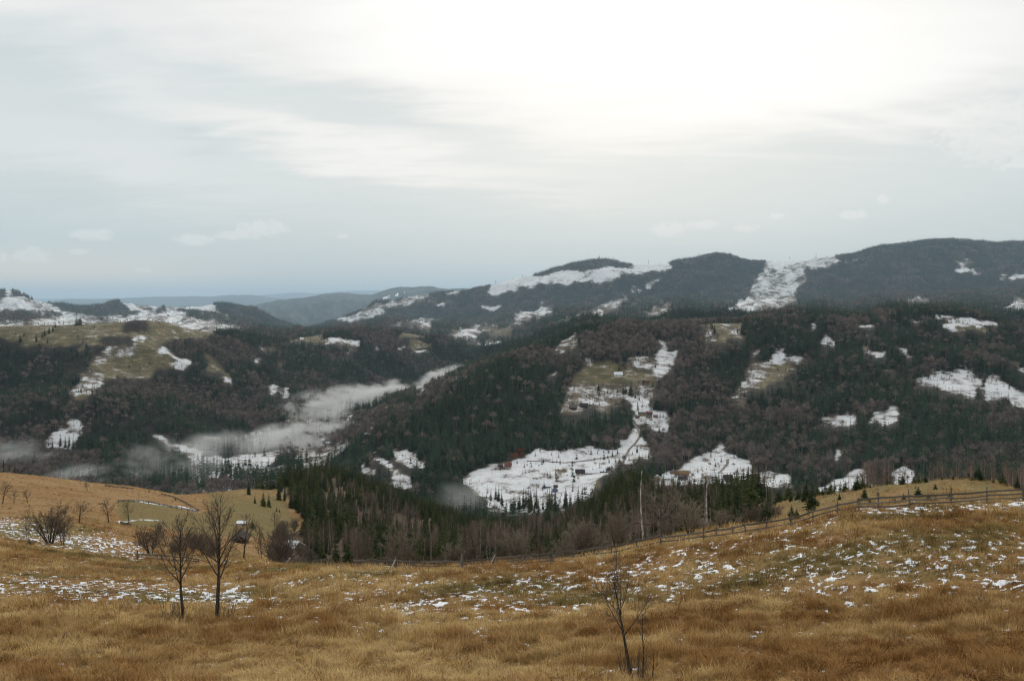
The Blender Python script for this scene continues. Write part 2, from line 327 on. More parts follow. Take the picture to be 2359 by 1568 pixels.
add('F', 2, 'S', [(650,550),(880,565),(910,615),(720,612),(660,590)], [(1245,650),(1350,625),(1350,660),(1270,685)], [(1370,690),(1560,680),(1540,702),(1370,707)], [(1045,635),(1130,670),(1130,690),(1060,672)], [(0,740),(60,740),(60,800),(0,800)],
    [(110,1010),(200,990),(300,1040),(300,1080),(230,1090),(210,1060),(120,1050)], [(680,1045),(740,1045),(800,1080),(760,1100),(700,1080)], [(1270,945),(1330,970),(1320,1000)], [(1420,1000),(1540,1020),(1510,1080),(1440,1040)])
add('F', 2, 'B', [(180,600),(400,640),(760,720),(900,760),(600,780),(300,800),(150,740)], [(650,470),(950,470),(1250,560),(1250,680),(1000,640),(900,560)], [(100,495),(420,495),(400,540),(200,550)], [(1560,560),(1800,560),(1850,640),(1600,640)], [(300,850),(700,930),(1000,1000),(1000,1060),(600,1000),(350,950)])
add('F', 5, 'S', [(1360,100),(1450,90),(1600,170),(1740,200),(1800,270),(1950,290),(2294,260),(2294,420),(2000,430),(1900,420),(1850,380),(1660,370),(1700,320),(1650,230),(1560,160),(1400,150)], [(1280,570),(1340,460),(1400,480),(1480,610)])
add('F', 6, 'S', [(0,260),(160,265),(160,350),(0,430)])
# left part of the far ridge
add('H', 1, 'M', [(-2200,0),(330,0),(500,200),(1300,200),(2294,260),(2294,560),(-2200,560)])
add('H', 2, 'F', [(-250,230),(200,380),(440,480),(440,560),(-200,560),(-100,480)])
add('H', 1, 'F', [(40,110),(150,110),(350,240),(230,195),(100,165)], [(-400,90),(40,120),(40,190),(-400,240)], [(440,250),(480,235),(800,250),(950,265),(990,225),(1070,195),(1190,290),(1280,350),(1000,360),(830,360),(600,320),(480,290)], [(-400,340),(200,320),(350,340),(350,380),(150,430),(-400,430)],
    [(380,350),(600,330),(640,345),(560,370),(380,390)], [(650,400),(1000,370),(1040,390),(800,410)], [(1300,300),(1470,265),(1480,320),(1350,330)], [(1560,330),(1700,320),(1900,330),(2294,470),(2294,520),(1950,420)], [(1880,290),(1840,240),(1960,220),(2400,280),(2400,520),(2200,480),(2100,400)])
add('H', 1, 'S', [(0,190),(90,190),(120,260),(0,350)], [(200,250),(420,300),(200,312)], [(35,135),(80,145),(75,190),(40,185)], [(1150,240),(1260,330),(1160,290)], [(1320,265),(1450,285),(1350,330)], [(1720,275),(1900,255),(1880,310),(1730,310)], [(520,375),(620,330),(760,370),(700,395)], [(1040,365),(1300,360),(1300,385),(1050,380)])
# far ridge
add('H', 2, 'M', [(950,325),(1100,240),(1300,205),(1450,145),(1560,150),(1600,190),(1540,230),(1440,265),(1300,290),(1160,300),(1140,345),(900,425),(850,420),(690,415),(800,375),(1000,330)], [(1190,450),(1400,410),(1660,370),(1580,410),(1590,440),(1570,500),(1500,480),(1350,470)],
    [(1680,520),(1980,440),(2200,430),(2080,490),(1940,540),(1830,580),(1700,540)], [(1990,640),(2120,565),(2294,630),(2294,680),(2130,710),(2060,690)])
add('H', 2, 'G', [(2080,480),(2294,470),(2294,550),(2100,520)])
add('H', 2, 'S', [(1680,165),(1780,130),(1890,115),(1830,160),(1720,178)], [(1540,240),(1640,240),(1790,228),(1690,285),(1580,262)], [(2090,70),(2294,15),(2294,140),(2070,180),(2100,120)], [(1860,215),(2060,170),(1950,198)], [(1970,290),(2080,240),(2080,270),(2220,230),(2180,290),(2060,330)], [(1890,600),(2000,590),(2000,612),(1890,622)])
add('H', 3, 'S', [(-20,460),(130,440),(220,455),(350,420),(500,395),(620,410),(700,405),(830,370),(960,385),(1110,382),(1110,340),(1250,330),(1410,305),(1390,355),(1450,370),(1400,400),(1200,410),(1050,440),(900,520),(800,510),(700,490),(510,540),(470,545),(440,520),(340,520),(200,550),(0,570)],
    [(0,580),(60,580),(0,640)], [(1200,530),(1360,465),(1330,510),(1250,570),(1210,570)], [(1070,580),(1150,560),(1100,600)], [(1060,680),(1130,675),(1120,702)], [(1240,680),(1350,665),(1350,692)], [(1350,600),(1378,600),(1370,638)], [(230,660),(260,670),(250,740)])
add('H', 3, 'M', [(380,870),(560,800),(720,740),(880,680),(1060,610),(1040,690),(950,740),(900,790),(700,850),(600,900),(400,960),(350,920)], [(1090,830),(1350,750),(1400,690),(1420,740),(1500,790),(1550,830),(1300,860)], [(0,810),(110,770),(210,770),(180,820),(60,870),(0,910)], [(200,770),(380,720),(360,790),(200,860)],
    [(1810,860),(1900,760),(2100,640),(2150,530),(2294,470),(2294,780),(2100,800),(1850,860)], [(2160,470),(2294,400),(2294,480),(2160,522)])
add('H', 3, 'F', [(130,440),(350,345),(520,290),(740,255),(850,265),(1110,330),(1110,385),(1000,340),(960,385),(830,370),(700,405),(620,410),(500,395),(350,425),(220,460)])
add('H', 4, 'M', [(0,300),(300,280),(560,270),(600,300),(680,330),(560,380),(520,390),(300,370),(350,450),(380,480),(280,560),(250,690),(100,760),(-40,760),(-40,420)], [(1670,300),(1770,310),(1850,330),(1760,352),(1700,365)], [(2090,450),(2160,450),(2150,482)], [(2040,760),(2294,650),(2294,820),(2150,800)], [(1120,720),(1300,650),(1450,640),(1450,690),(1200,715)])
add('H', 4, 'S', [(30,330),(300,300),(560,275),(600,300),(500,330),(300,345),(60,380)], [(1670,370),(1780,375),(1950,430),(1930,445),(1800,418),(1680,412)], [(2180,460),(2294,440),(2294,500),(2190,508)], [(690,740),(760,735),(750,758)], [(700,318),(800,318),(790,330),(700,332)])
add('I', 2, 'S', [(1095,205),(1180,183),(1195,210),(1120,217)], [(1250,145),(1285,150),(1262,168)], [(1325,145),(1350,150),(1330,162)], [(1530,135),(1550,140),(1540,148)])
# the big hill across the valley
add('E', 3, 'M', [(340,1130),(590,960),(590,1080),(500,1120),(380,1150)], [(330,1340),(440,1280),(440,1330),(340,1370)], [(980,1290),(1010,1200),(1210,1170),(1290,1200),(1280,1300),(1100,1300)], [(450,1568),(480,1430),(850,1430),(1000,1440),(1270,1420),(1300,1400),(1260,1568)], [(660,1180),(740,1170),(720,1230),(660,1240)],
    [(1130,860),(1200,870),(1180,910),(1150,900)], [(2070,1400),(2100,1330),(2150,1230),(2294,1210),(2294,1380),(2200,1420),(2100,1500),(2000,1568),(1980,1540),(2020,1440)])
add('E', 3, 'G', [(580,1340),(700,1250),(820,1210),(940,1230),(950,1300),(1100,1310),(1270,1320),(1260,1410),(1000,1420),(850,1410),(640,1420),(480,1425)], [(1560,842),(1690,838),(1900,832),(2080,850),(2095,900),(2055,955),(2110,1010),(2030,1045),(1950,1015),(1880,1080),(1800,1055),(1735,1080),(1715,1000),(1690,900)], [(2180,1400),(2294,1380),(2294,1480),(2160,1470)])
add('E', 3, 'M', [(1700,890),(1800,880),(1870,950),(1850,1040),(1730,1060)], [(1950,900),(2040,930),(2010,980),(1930,950)])
add('E', 3, 'S', [(1300,1010),(1360,1030),(1400,1120),(1490,1150),(1480,1230),(1450,1360),(1280,1370),(1290,1220),(1310,1150)], [(2140,1040),(2150,1100),(2136,1110)], [(2150,1150),(2230,1120),(2220,1180),(2150,1210)], [(1590,1160),(1610,1160),(1600,1205)])
add('E', 3, 'B', [(680,1150),(720,1050),(850,960),(1150,860),(1290,1000),(1310,1150),(1200,1150),(1000,1190),(800,1190)], [(1380,1000),(1400,900),(1200,840),(1500,830),(1680,870),(1740,1000),(1720,1080),(1500,1140),(1400,1110)], [(0,1150),(330,1120),(600,1150),(500,1280),(330,1300),(0,1300)],
    [(60,1568),(300,1400),(460,1380),(470,1480),(440,1568)], [(1500,1200),(1850,1120),(1870,1330),(1900,1450),(2000,1500),(1950,1600),(1290,1600),(1300,1450)])
add('E', 4, 'S', [(1090,825),(1200,820),(1440,850),(1400,870),(1180,860)], [(1530,810),(1660,820),(1700,800),(1830,830),(2050,890),(2060,920),(1960,940),(1700,950),(1540,920),(1550,850)], [(650,800),(700,820),(650,850)], [(390,870),(425,870),(415,940),(450,930),(390,995)], [(820,885),(940,910),(940,940),(830,920)],
    [(450,1020),(550,985),(560,1020),(640,1060),(630,1110),(560,1080),(470,1060)], [(830,985),(930,985),(920,1010),(840,1012)], [(870,1100),(1060,1140),(980,1180),(900,1160)], [(1180,1080),(1240,1120),(1330,1180),(1250,1190),(1190,1130)], [(1360,1180),(1415,1200),(1400,1235)],
    [(0,1230),(60,1120),(120,1120),(150,1180),(270,1170),(340,1190),(330,1230),(240,1260),(150,1240)], [(1320,1370),(1480,1380),(1560,1320),(1630,1320),(1720,1300),(1830,1300),(1880,1370),(1870,1420),(1900,1500),(1870,1550),(1600,1500),(1500,1440),(1350,1420)],
    [(1900,1420),(1960,1340),(2050,1370),(2150,1430),(2294,1500),(2400,1568),(1990,1568)], [(2230,1280),(2294,1290),(2360,1360),(2294,1340)], [(615,1200),(650,1195),(640,1240),(615,1240)], [(1420,1060),(1490,1090),(1440,1100)])
add('E', 4, 'M', [(900,1290),(1050,1290),(1220,1300),(1200,1340),(1000,1360),(920,1310)], [(1320,1060),(1340,1060),(1330,1090)])
add('E', 4, 'G', [(60,780),(180,735),(260,730),(240,780),(100,800)], [(1680,900),(1830,900),(2060,930),(1950,965),(1720,945)], [(840,1060),(940,1060),(920,1100),(850,1100)], [(0,1230),(250,1240),(200,1330),(100,1400),(0,1420)], [(2000,1070),(2100,1080),(2080,1100)])
add('E', 4, 'B', [(900,780),(1100,790),(1440,870),(1540,960),(2060,970),(2400,1000),(2400,1200),(1900,1150),(1500,1100),(1100,1000),(950,960),(1000,900)], [(100,1400),(250,1250),(500,1180),(900,1270),(1200,1350),(1300,1380),(1100,1568),(150,1568)], [(560,900),(830,870),(820,1080),(700,1150),(560,1000)], [(1420,1200),(1840,1170),(1850,1290),(1550,1300),(1480,1370),(1230,1340)])
add('E', 7, 'M', [(410,90),(470,-10),(960,-10),(960,60),(800,100),(700,60),(600,130),(450,100)], [(1880,80),(2000,0),(2110,0),(2120,110),(2000,120)], [(380,320),(410,330),(390,370)])
add('E', 7, 'S', [(1030,-10),(1230,-10),(1260,70),(1430,130),(1400,250),(1390,320),(1340,300),(1230,230),(1160,200),(1100,215),(1060,110)],
    [(-453,694),(-250,590),(-60,560),(0,530),(100,500),(250,435),(400,460),(450,480),(560,450),(700,420),(850,430),(990,430),(1000,370),(1080,260),(1100,205),(1160,285),(1220,340),(1210,380),(1260,460),(1230,560),(1180,540),(1040,560),(940,600),(860,680),(800,750),(740,830),(640,900),(560,1000),(-60,1000),(-200,990),(-240,880),(-420,760)],
    [(1230,760),(1330,690),(1450,620),(1580,530),(1700,510),(1840,370),(1880,420),(1900,460),(2040,490),(2140,520),(2180,640),(2294,640),(2294,780),(2130,760),(2000,760),(1850,760),(1640,760),(1560,770),(1350,790)])
add('E', 7, 'G', [(350,610),(480,600),(500,640),(400,665)], [(760,740),(860,660),(840,700),(700,860),(650,860)])
add('E', 7, 'B', [(1270,480),(1420,460),(1480,540),(1400,640),(1280,600)], [(1850,0),(2100,60),(2100,120),(1800,150)], [(1200,-10),(1450,-10),(1450,120),(1260,60)])
add('E', 7, 'R', [(-80,530),(-40,470),(60,455),(150,460),(130,500),(0,535)])
add('E', 6, 'S', [(1200,230),(1330,210),(1430,280),(1440,330),(1520,370),(1510,410),(1330,340),(1240,330)], [(1040,310),(1140,300),(1250,380),(1360,430),(1370,500),(1400,520),(1440,600),(1400,560),(1280,540),(1200,510),(1220,460),(1200,400),(1080,330)], [(890,380),(960,350),(970,385),(1050,400),(1050,450),(960,430)])
add('E', 6, 'M', [(1000,250),(1160,180),(1050,270)])
add('E', 8, 'S', [(480,180),(500,140),(790,125),(780,190),(600,250),(550,230)], [(880,220),(940,110),(1050,100),(1060,50),(1190,50),(1180,170),(1030,260),(980,200)], [(560,430),(660,410),(670,470),(610,600),(590,500)], [(0,640),(190,670),(180,760),(0,790)],
    [(440,770),(700,680),(760,620),(900,630),(930,660),(930,800),(440,820)], [(1120,650),(1160,600),(1330,600),(1330,760),(1120,760)], [(2080,0),(2400,0),(2400,70),(2160,40)])
add('E', 8, 'B', [(600,240),(900,210),(920,270),(640,300)], [(1500,0),(2294,100),(2294,330),(1800,280),(1400,120)])
add('V', 6, 'G', [(480,310),(700,240),(680,330),(600,330)])
VAL = {'S': (.86, .05), 'M': (.50, .18), 'G': (.20, .95)}
CODE = {'F': 0, 'B': 1, 'S': 2, 'M': 3, 'G': 4, 'R': 5}
DENSE = [('E', P(8, (0, 250), (500, 250), (600, 600), (560, 640), (0, 600))), ('E', P(8, (640, 300), (1100, 230), (2400, 330), (2400, 600), (1330, 600), (900, 625), (700, 640))), ('E', P(7, (0, 100), (400, 90), (1000, 80), (1050, 220), (1000, 350), (900, 410), (400, 440), (0, 460))),
         ('E', P(7, (1450, 300), (1850, 200), (2294, 150), (2294, 600), (2150, 500), (1850, 370), (1700, 500), (1500, 520))), ('E', P(2, (1250, 1250), (1700, 1060), (2294, 1000), (2294, 1568), (750, 1568))), ('E', P(3, (1850, 1150), (2120, 1080), (2140, 1300), (2000, 1450), (1900, 1440))),
         ('E', P(4, (60, 800), (600, 740), (950, 820), (560, 900), (480, 1000), (100, 1100))), ('E', P(4, (1000, 740), (1250, 690), (1800, 760), (2294, 850), (2294, 980), (2080, 930), (1820, 820), (1500, 800), (1100, 800))),
         ('F', P(1, (700, 1130), (1150, 1080), (1650, 1180), (2294, 1390), (2294, 1540), (900, 1520), (720, 1300))), ('F', P(1, (-200, 640), (500, 690), (560, 900), (600, 1180), (400, 1400), (-200, 1400))), ('F', P(2, (900, 700), (1500, 720), (2000, 760), (1900, 900), (1300, 930), (900, 800))), ('F', P(1, (1950, 450), (2294, 480), (2294, 600), (2000, 580))), ('F', P(2, (0, 900), (300, 900), (700, 1000), (600, 1150), (0, 1200)))]
def dense(layer, x, y):
    wx = x + (fbm(x / 24, y / 16, 131, 3) - .5) * 40; wy = y + (fbm(x / 24, y / 16, 137, 3) - .5) * 22; r = np.zeros(len(x), bool)
    for L, p in DENSE:
        if L == layer: r |= inpoly(wx, wy, p)
    return r
def inpoly(x, y, p):
    x0, y0 = p[:, 0], p[:, 1]; x1, y1 = np.roll(x0, -1), np.roll(y0, -1); r = np.zeros(len(x), bool)
    for i in range(len(p)):
        c = (y0[i] > y) != (y1[i] > y)
        if abs(y1[i] - y0[i]) > 1e-9: r ^= c & (x < (x1[i] - x0[i]) * (y - y0[i]) / (y1[i] - y0[i]) + x0[i])
    return r
def cover(layer, x, y, default):
    """cover code at survey positions; outlines are roughened so that no edge is straight"""
    wx = x + (fbm(x / 26, y / 17, 31, 4, .6) - .5) * 40; wy = y + (fbm(x / 26, y / 17, 37, 4, .6) - .5) * 21
    r = np.full(x.shape, CODE[default], np.int8); xf, yf, rf = wx.ravel(), wy.ravel(), r.ravel()
    for (L, cv, p) in COVER:
        if L != layer: continue
        (a, b), (c, dd) = p.min(0), p.max(0)
        i = np.nonzero((xf >= a) & (xf <= c) & (yf >= b) & (yf <= dd))[0]
        if len(i): rf[i[inpoly(xf[i], yf[i], p)]] = CODE[cv]
    return rf.reshape(x.shape)

# ---------------------------------------------------------------- materials
def mat(name, fn, rough=0.9, spec=0.15):
    m = bpy.data.materials.new(name); m.use_nodes = True
    b = m.node_tree.nodes['Principled BSDF']; h = N(m.node_tree)
    b.inputs['Roughness'].default_value = rough; b.inputs['Specular IOR Level'].default_value = spec
    c = fn(h, b)
    if c is not None: h.put(b.inputs['Base Color'], c)
    return m
def geo(h): return h.new('ShaderNodeNewGeometry').outputs['Position']
def bump(h, b, height, strength, dist):
    q = h.new('ShaderNodeBump'); q.inputs['Strength'].default_value = strength; q.inputs['Distance'].default_value = dist
    h.put(q.inputs['Height'], height); h.put(b.inputs['Normal'], q.outputs[0])
def sc(h, p, x, y, z):
    return h.vm('MULTIPLY', p, h.comb(x, y, z))
def c4(r, g_, b): return (r, g_, b, 1)
def m_meadow(h, b):
    p = geo(h)
    n1 = h.noise(sc(h, p, 1, 1.3, 1), .07, 4, .6); n2 = h.noise(p, .55, 5, .65); n3 = h.noise(sc(h, p, 1, 1, 1), 3.2, 5, .7)
    c = h.mix(h.sstep(n1, .38, .62), c4(.27, .135, .042), c4(.34, .205, .084))
    c = h.mix(h.m('MULTIPLY', h.sstep(n2, .52, .70), .75), c, c4(.150, .105, .034))
    c = h.mix(h.m('MULTIPLY', h.sstep(n3, .5, .72), .7), c, c4(.060, .034, .014))
    c = h.mix(h.m('MULTIPLY', h.sstep(n3, .5, .3), .35), c, c4(.46, .32, .15))
    gr = h.attr('green'); c = h.mix(h.m('MULTIPLY', gr, .8), c, c4(.150, .125, .036))
    c = h.mix(h.m('MULTIPLY', h.attr('wood'), .85), c, h.mix(h.sstep(n2, .4, .6), c4(.040, .030, .022), c4(.085, .062, .042)))
    sn = h.attr('snow'); v = h.m('ADD', sn, h.m('MULTIPLY', h.m('SUBTRACT', h.noise(sc(h, p, .5, 1.1, 1), .55, 5, .7), .5), 2.2))
    f = h.sstep(v, .47, .53); c = h.mix(f, c, c4(.84, .86, .88))
    bump(h, b, h.m('ADD', h.m('MULTIPLY', n2, .5), n3), .9, .25)
    return c
def m_hills(h, b, k=1.0):
    p = sc(h, geo(h), k, k, k); px = sc(h, p, .03, .03, .20)
    nb = h.noise(px, 1.0, 4, .65); ns = h.noise(p, .04, 5, .7); nf = h.noise(p, .33, 3, .7)
    gr, sn, wd = h.attr('green'), h.attr('snow'), h.attr('wood')
    c = h.mix(h.sstep(ns, .35, .65), c4(.100, .074, .054), c4(.175, .132, .088))
    og = h.mix(h.sstep(h.m('ADD', h.m('MULTIPLY', nb, .5), h.m('MULTIPLY', ns, .5)), .40, .60), c4(.110, .102, .048), c4(.215, .168, .090))
    c = h.mix(gr, c, og); c = h.mix(h.m('MULTIPLY', h.sstep(nf, .52, .66), .55), c, c4(.060, .046, .032))
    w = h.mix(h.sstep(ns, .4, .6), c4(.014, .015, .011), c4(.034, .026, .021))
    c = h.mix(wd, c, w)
    n = h.m('ADD', h.m('MULTIPLY', nb, .30), h.m('ADD', h.m('MULTIPLY', ns, .45), h.m('MULTIPLY', nf, .25)))
    v = h.m('ADD', sn, h.m('MULTIPLY', h.m('SUBTRACT', n, .5), 3.2))
    f = h.sstep(v, .30, .70); c = h.mix(h.m('MULTIPLY', f, h.sstep(nf, .35, .62, .97, .72)), c, c4(.84, .85, .87))
    bump(h, b, h.m('ADD', ns, h.m('MULTIPLY', nf, .5)), .7, 5.0)
    return c
def m_far(h, b):
    p = geo(h); ns = h.noise(p, .0006, 6, .62); nt = h.noise(p, .008, 3, .7)
    c = h.mix(h.sstep(ns, .40, .60), c4(.022, .032, .026), c4(.055, .052, .045))
    c = h.mix(h.m('MULTIPLY', h.sstep(nt, .45, .6), .5), c, c4(.014, .02, .017))
    v = h.m('ADD', h.attr('snow'), h.m('MULTIPLY', h.m('SUBTRACT', h.noise(p, .0012, 6, .6), .5), 2.2))
    c = h.mix(h.sstep(v, .5, .62), c, c4(.8, .83, .87))
    bump(h, b, nt, .6, 14.0)
    return c
M_RIDGE = mat('ridge_ground', lambda h, b: m_hills(h, b, .26))
M_MEADOW, M_HILLS, M_FAR = mat('dry_meadow', m_meadow), mat('hill_ground', m_hills), mat('far_hill_ground', m_far)

# ---------------------------------------------------------------- terrain sheets
def sheet(name, a, b, m, snow, green, wood, label):
    r0, r1 = RS[a], RS[b] + 1
    V = np.stack([TX[r0:r1], TY[r0:r1], TZ[r0:r1]], -1).reshape(-1, 3); n = r1 - r0
    i = np.arange((n - 1) * (NC - 1)); r, c = np.divmod(i, NC - 1); q = r * NC + c
    me = make_mesh(name, V, np.stack([q, q + 1, q + NC + 1, q + NC], -1), m, True)
    for nm, arr in (('snow', snow), ('green', green), ('wood', wood)): fattr(me, nm, arr)
    return tag(mesh_obj(name, me), label, 'terrain', None, 'structure')
def lay(a, b): r0, r1 = RS[a], RS[b] + 1; return np.broadcast_to(GX, (r1 - r0, NC)) + 0.0, TPY[r0:r1], TY[r0:r1]
def attrs(code, wood_snow=.02):
    sn = np.select([code == 2, code == 3, code == 4], [.68, .42, .20], wood_snow)
    sn = sn + np.where((code >= 2) & (code <= 4), (fbm(x / 22, y / 9, 55, 4, .6) - .5) * np.select([code == 2, code == 3], [.75, .8], .45), 0)
    gr = np.select([code == 4, code == 3], [.95, .12], 0.0); wd = np.isin(code, (0, 1, 5)).astype(float)
    return sn, gr, wd
def soft(A, s=0.95):        # clearings thin out at their edges
    for ax_ in (0, 1):
        r = int(s * 3); k = np.exp(-np.arange(-r, r + 1) ** 2 / (2 * s * s)); k /= k.sum(); B = np.moveaxis(A, ax_, 0); Pd = np.pad(B, ((r, r), (0, 0)), mode='edge')
        A = np.moveaxis(sum(k[i] * Pd[i:i + B.shape[0]] for i in range(2 * r + 1)), 0, ax_)
    return A
def band(x, y, pts, hw):   # closeness to a polyline (0..1)
    best = np.full(x.shape, 1e9)
    for (x0, y0), (x1, y1) in zip(pts[:-1], pts[1:]):
        t = np.clip(((x - x0) * (x1 - x0) + (y - y0) * (y1 - y0)) / ((x1 - x0) ** 2 + (y1 - y0) ** 2), 0, 1)
        best = np.minimum(best, np.hypot(x - x0 - t * (x1 - x0), (y - y0 - t * (y1 - y0))))
    return np.clip(1.4 - best / hw, 0, 1)
# near meadow: greenness by broad patches; snow lies as a sheet of its own
x, y, Y = lay(0, 4)
green = np.clip((fbm(x / 90, y / 26, 41, 3) - .5) * 3.2 + .15 - (y > 1400) * .25, 0, 1)
sheet('meadow', 0, 4, M_MEADOW, np.full(x.shape, -1.5), green, np.zeros(x.shape), 'dry brown meadow sloping down in front of the camera')
x, y, Y = lay(4, 7)
xx = x + (fbm(x / 20, y / 9, 5, 2) - .5) * 16
pasture = inpoly(xx.ravel(), y.ravel(), np.array([(268, 1152), (330, 1152), (455, 1182), (640, 1140), (690, 1215), (640, 1240), (560, 1235), (470, 1235), (380, 1215), (285, 1212), (272, 1190)], float)).reshape(x.shape) * 1.0
knoll = (x > 1790) * 1.0
green = np.clip(pasture * .9 + knoll * .75 * fbm(x / 40, y / 20, 8, 2) * 1.6 + (x > 480) * (x < 700) * .55 * (y < 1170) + band(x, y, [(480, 1150), (560, 1160), (640, 1225)], 16) * .4, 0, 1)
sn = np.full(x.shape, -1.2)
sn += band(x, y, [(312, 1152), (345, 1158), (420, 1170), (455, 1178)], 3.2) * 1.9 + band(x, y, [(275, 1203), (300, 1200), (320, 1196), (372, 1199)], 4.0) * 1.65 + band(x, y, [(412, 1164), (448, 1174)], 3) * 1.4 + band(x, y, [(265, 1154), (272, 1175), (274, 1200)], 3.0) * 1.5
sn += band(x, y, [(632, 1150), (650, 1170), (695, 1208)], 5) * 1.4
woodC = ((xx > np.interp(y, [1085, 1130, 1185, 1215, 1232, 1300], [650, 650, 690, 715, 660, 650])) & (x < 1785) & (Y > 128)) * 1.0
sheet('hillside', 4, 7, M_MEADOW, sn + woodC * .75, green, woodC, 'grassy hillside falling away beyond the wooden fence')
x, y, Y = lay(7, 11)
cE = cover('E', x, y, 'F')
valley = (x < 752); wv = x + (fbm(x / 40, y / 22, 3, 3) - .5) * 120
cE = np.where(valley & (cE < 2), np.where((wv > 385) & ((fbm(x / 60, y / 14, 4, 3) > .44) | ((wv > 425) & (y > 1035))), 3, 0), cE); vg = cover('V', x, y, 'F'); cE = np.where(vg == 4, 4, cE)
a_, b_, c_ = attrs(cE); a_ = np.where(valley & (cE == 3), .58, a_)
sheet('wooded_hill', 7, 11, M_HILLS, soft(a_), soft(b_), soft(c_), 'big wooded hill with snowy clearings across the valley')
x, y, Y = lay(11, 16); cF = cover('F', x, y, 'F')
floor = (Y < TY[RS[12]] + 140) & (cF < 2) & (x + (fbm(x / 40, y / 22, 3, 3) - .5) * 120 > 410) & (x < 1135) & (fbm(x / 60, y / 14, 4, 3) > .47); cF = np.where(floor, 3, cF)
sheet('forested_hills', 11, 16, M_HILLS, *map(soft, attrs(cF)), 'forested hills with olive meadows beyond the misty valley')
x, y, Y = lay(16, 19); cH = cover('H', x, y, 'F')
aH = attrs(cH); aH = (aH[0] + np.where(cH == 3, .13, np.where(cH == 2, .10, 0)), aH[1], aH[2])
sheet('mountain_ridge', 16, 19, M_RIDGE, *map(soft, aH), 'long dark mountain ridge with snowfields along the skyline')
x, y, Y = lay(19, 25); cI = cover('I', x, y, 'F')
sheet('distant_hills', 19, 25, M_FAR, np.where(cI == 2, .95, -.02 + .12 * (Y > 34000)), np.zeros(x.shape), np.ones(x.shape), 'blue hazy hills far off on the horizon')
# ---------------------------------------------------------------- vegetation materials
def rnd(h): return h.new('ShaderNodeObjectInfo').outputs['Random']
def m_var(a, b_, nscale=None, tr=0.0):
    def fn(h, b):
        c = h.mix(rnd(h), c4(*a), c4(*b_))
        if nscale:
            n = h.noise(h.new('ShaderNodeTexCoord').outputs['Object'], nscale, 3, .6)
            c = h.mix(h.sstep(n, .3, .7), h.mix(1.0, c, c4(.62, .62, .62), 'MULTIPLY'), h.mix(1.0, c, c4(1.3, 1.3, 1.25), 'MULTIPLY'))
        return c
    return fn
M_SPRUCE = mat('spruce_needles', m_var((.020, .036, .012), (.070, .080, .020), 6.0))
M_SPRUCE_FAR = mat('spruce_needles_far', m_var((.006, .019, .011), (.044, .074, .032)))
M_BARE = mat('bare_twigs_grey', m_var((.110, .088, .075), (.285, .222, .188)))
M_RUST = mat('rusty_leaves', m_var((.20, .062, .022), (.30, .105, .04)))
M_TWIG = mat('brown_twigs', m_var((.105, .080, .060), (.165, .128, .096)))
M_PTWIG = mat('pale_twigs', m_var((.19, .155, .118), (.28, .23, .175)))
M_BTWIG = mat('birch_twigs', m_var((.17, .112, .092), (.24, .165, .135)))
def bark(a, b_, s):
    def fn(h, b):
        o = h.new('ShaderNodeTexCoord').outputs['Object']
        n = h.noise(sc(h, o, 1, 1, .35), s, 5, .7); bump(h, b, n, .8, .03)
        return h.mix(h.sstep(n, .4, .62), c4(*a), c4(*b_))
    return fn
M_BARK = mat('dark_bark', bark((.030, .023, .018), (.105, .088, .072), 9))
M_BIRCH = mat('birch_bark', bark((.14, .12, .105), (.66, .61, .55), 5))
M_PALE = mat('aspen_bark', bark((.14, .12, .10), (.42, .36, .31), 6))

# ---------------------------------------------------------------- tree builders
class MB:
    def __init__(s): s.v = []; s.f = []
    def tri(s, *p):
        n = len(s.v); s.v += [tuple(q) for q in p]; s.f.append(tuple(range(n, n + len(p))))
    def tube(s, pts, rad, k):
        n0 = len(s.v); m = len(pts)
        for i, p in enumerate(pts):
            d = (pts[min(i + 1, m - 1)] - pts[max(i - 1, 0)])
            d = d / (np.linalg.norm(d) + 1e-9)
            u = np.cross(d, (0.31, 0.2, 0.93) if abs(d[2]) < .9 else (1, 0.1, 0)); u /= np.linalg.norm(u) + 1e-9; w = np.cross(d, u)
            for j in range(k):
                a = 2 * math.pi * j / k; s.v.append(tuple(p + rad[i] * (u * math.cos(a) + w * math.sin(a))))
        for i in range(m - 1):
            for j in range(k):
                a, b = n0 + i * k + j, n0 + i * k + (j + 1) % k
                s.f.append((a, b, b + k, a + k))
        s.f.append(tuple(n0 + (m - 1) * k + j for j in range(k)))
    def box(s, c, sx, sy, sz, rz=0.0):
        n = len(s.v); ca, sa = math.cos(rz), math.sin(rz)
        for z in (-.5, .5):
            for (a, b) in ((-.5, -.5), (.5, -.5), (.5, .5), (-.5, .5)):
                X, Y = a * sx, b * sy; s.v.append((c[0] + X * ca - Y * sa, c[1] + X * sa + Y * ca, c[2] + z * sz))
        for q in ((0, 3, 2, 1), (4, 5, 6, 7), (0, 1, 5, 4), (1, 2, 6, 5), (2, 3, 7, 6), (3, 0, 4, 7)): s.f.append(tuple(n + i for i in q))
    def mesh(s, name, m, smooth=False): return make_mesh(name, s.v, s.f, m, smooth)
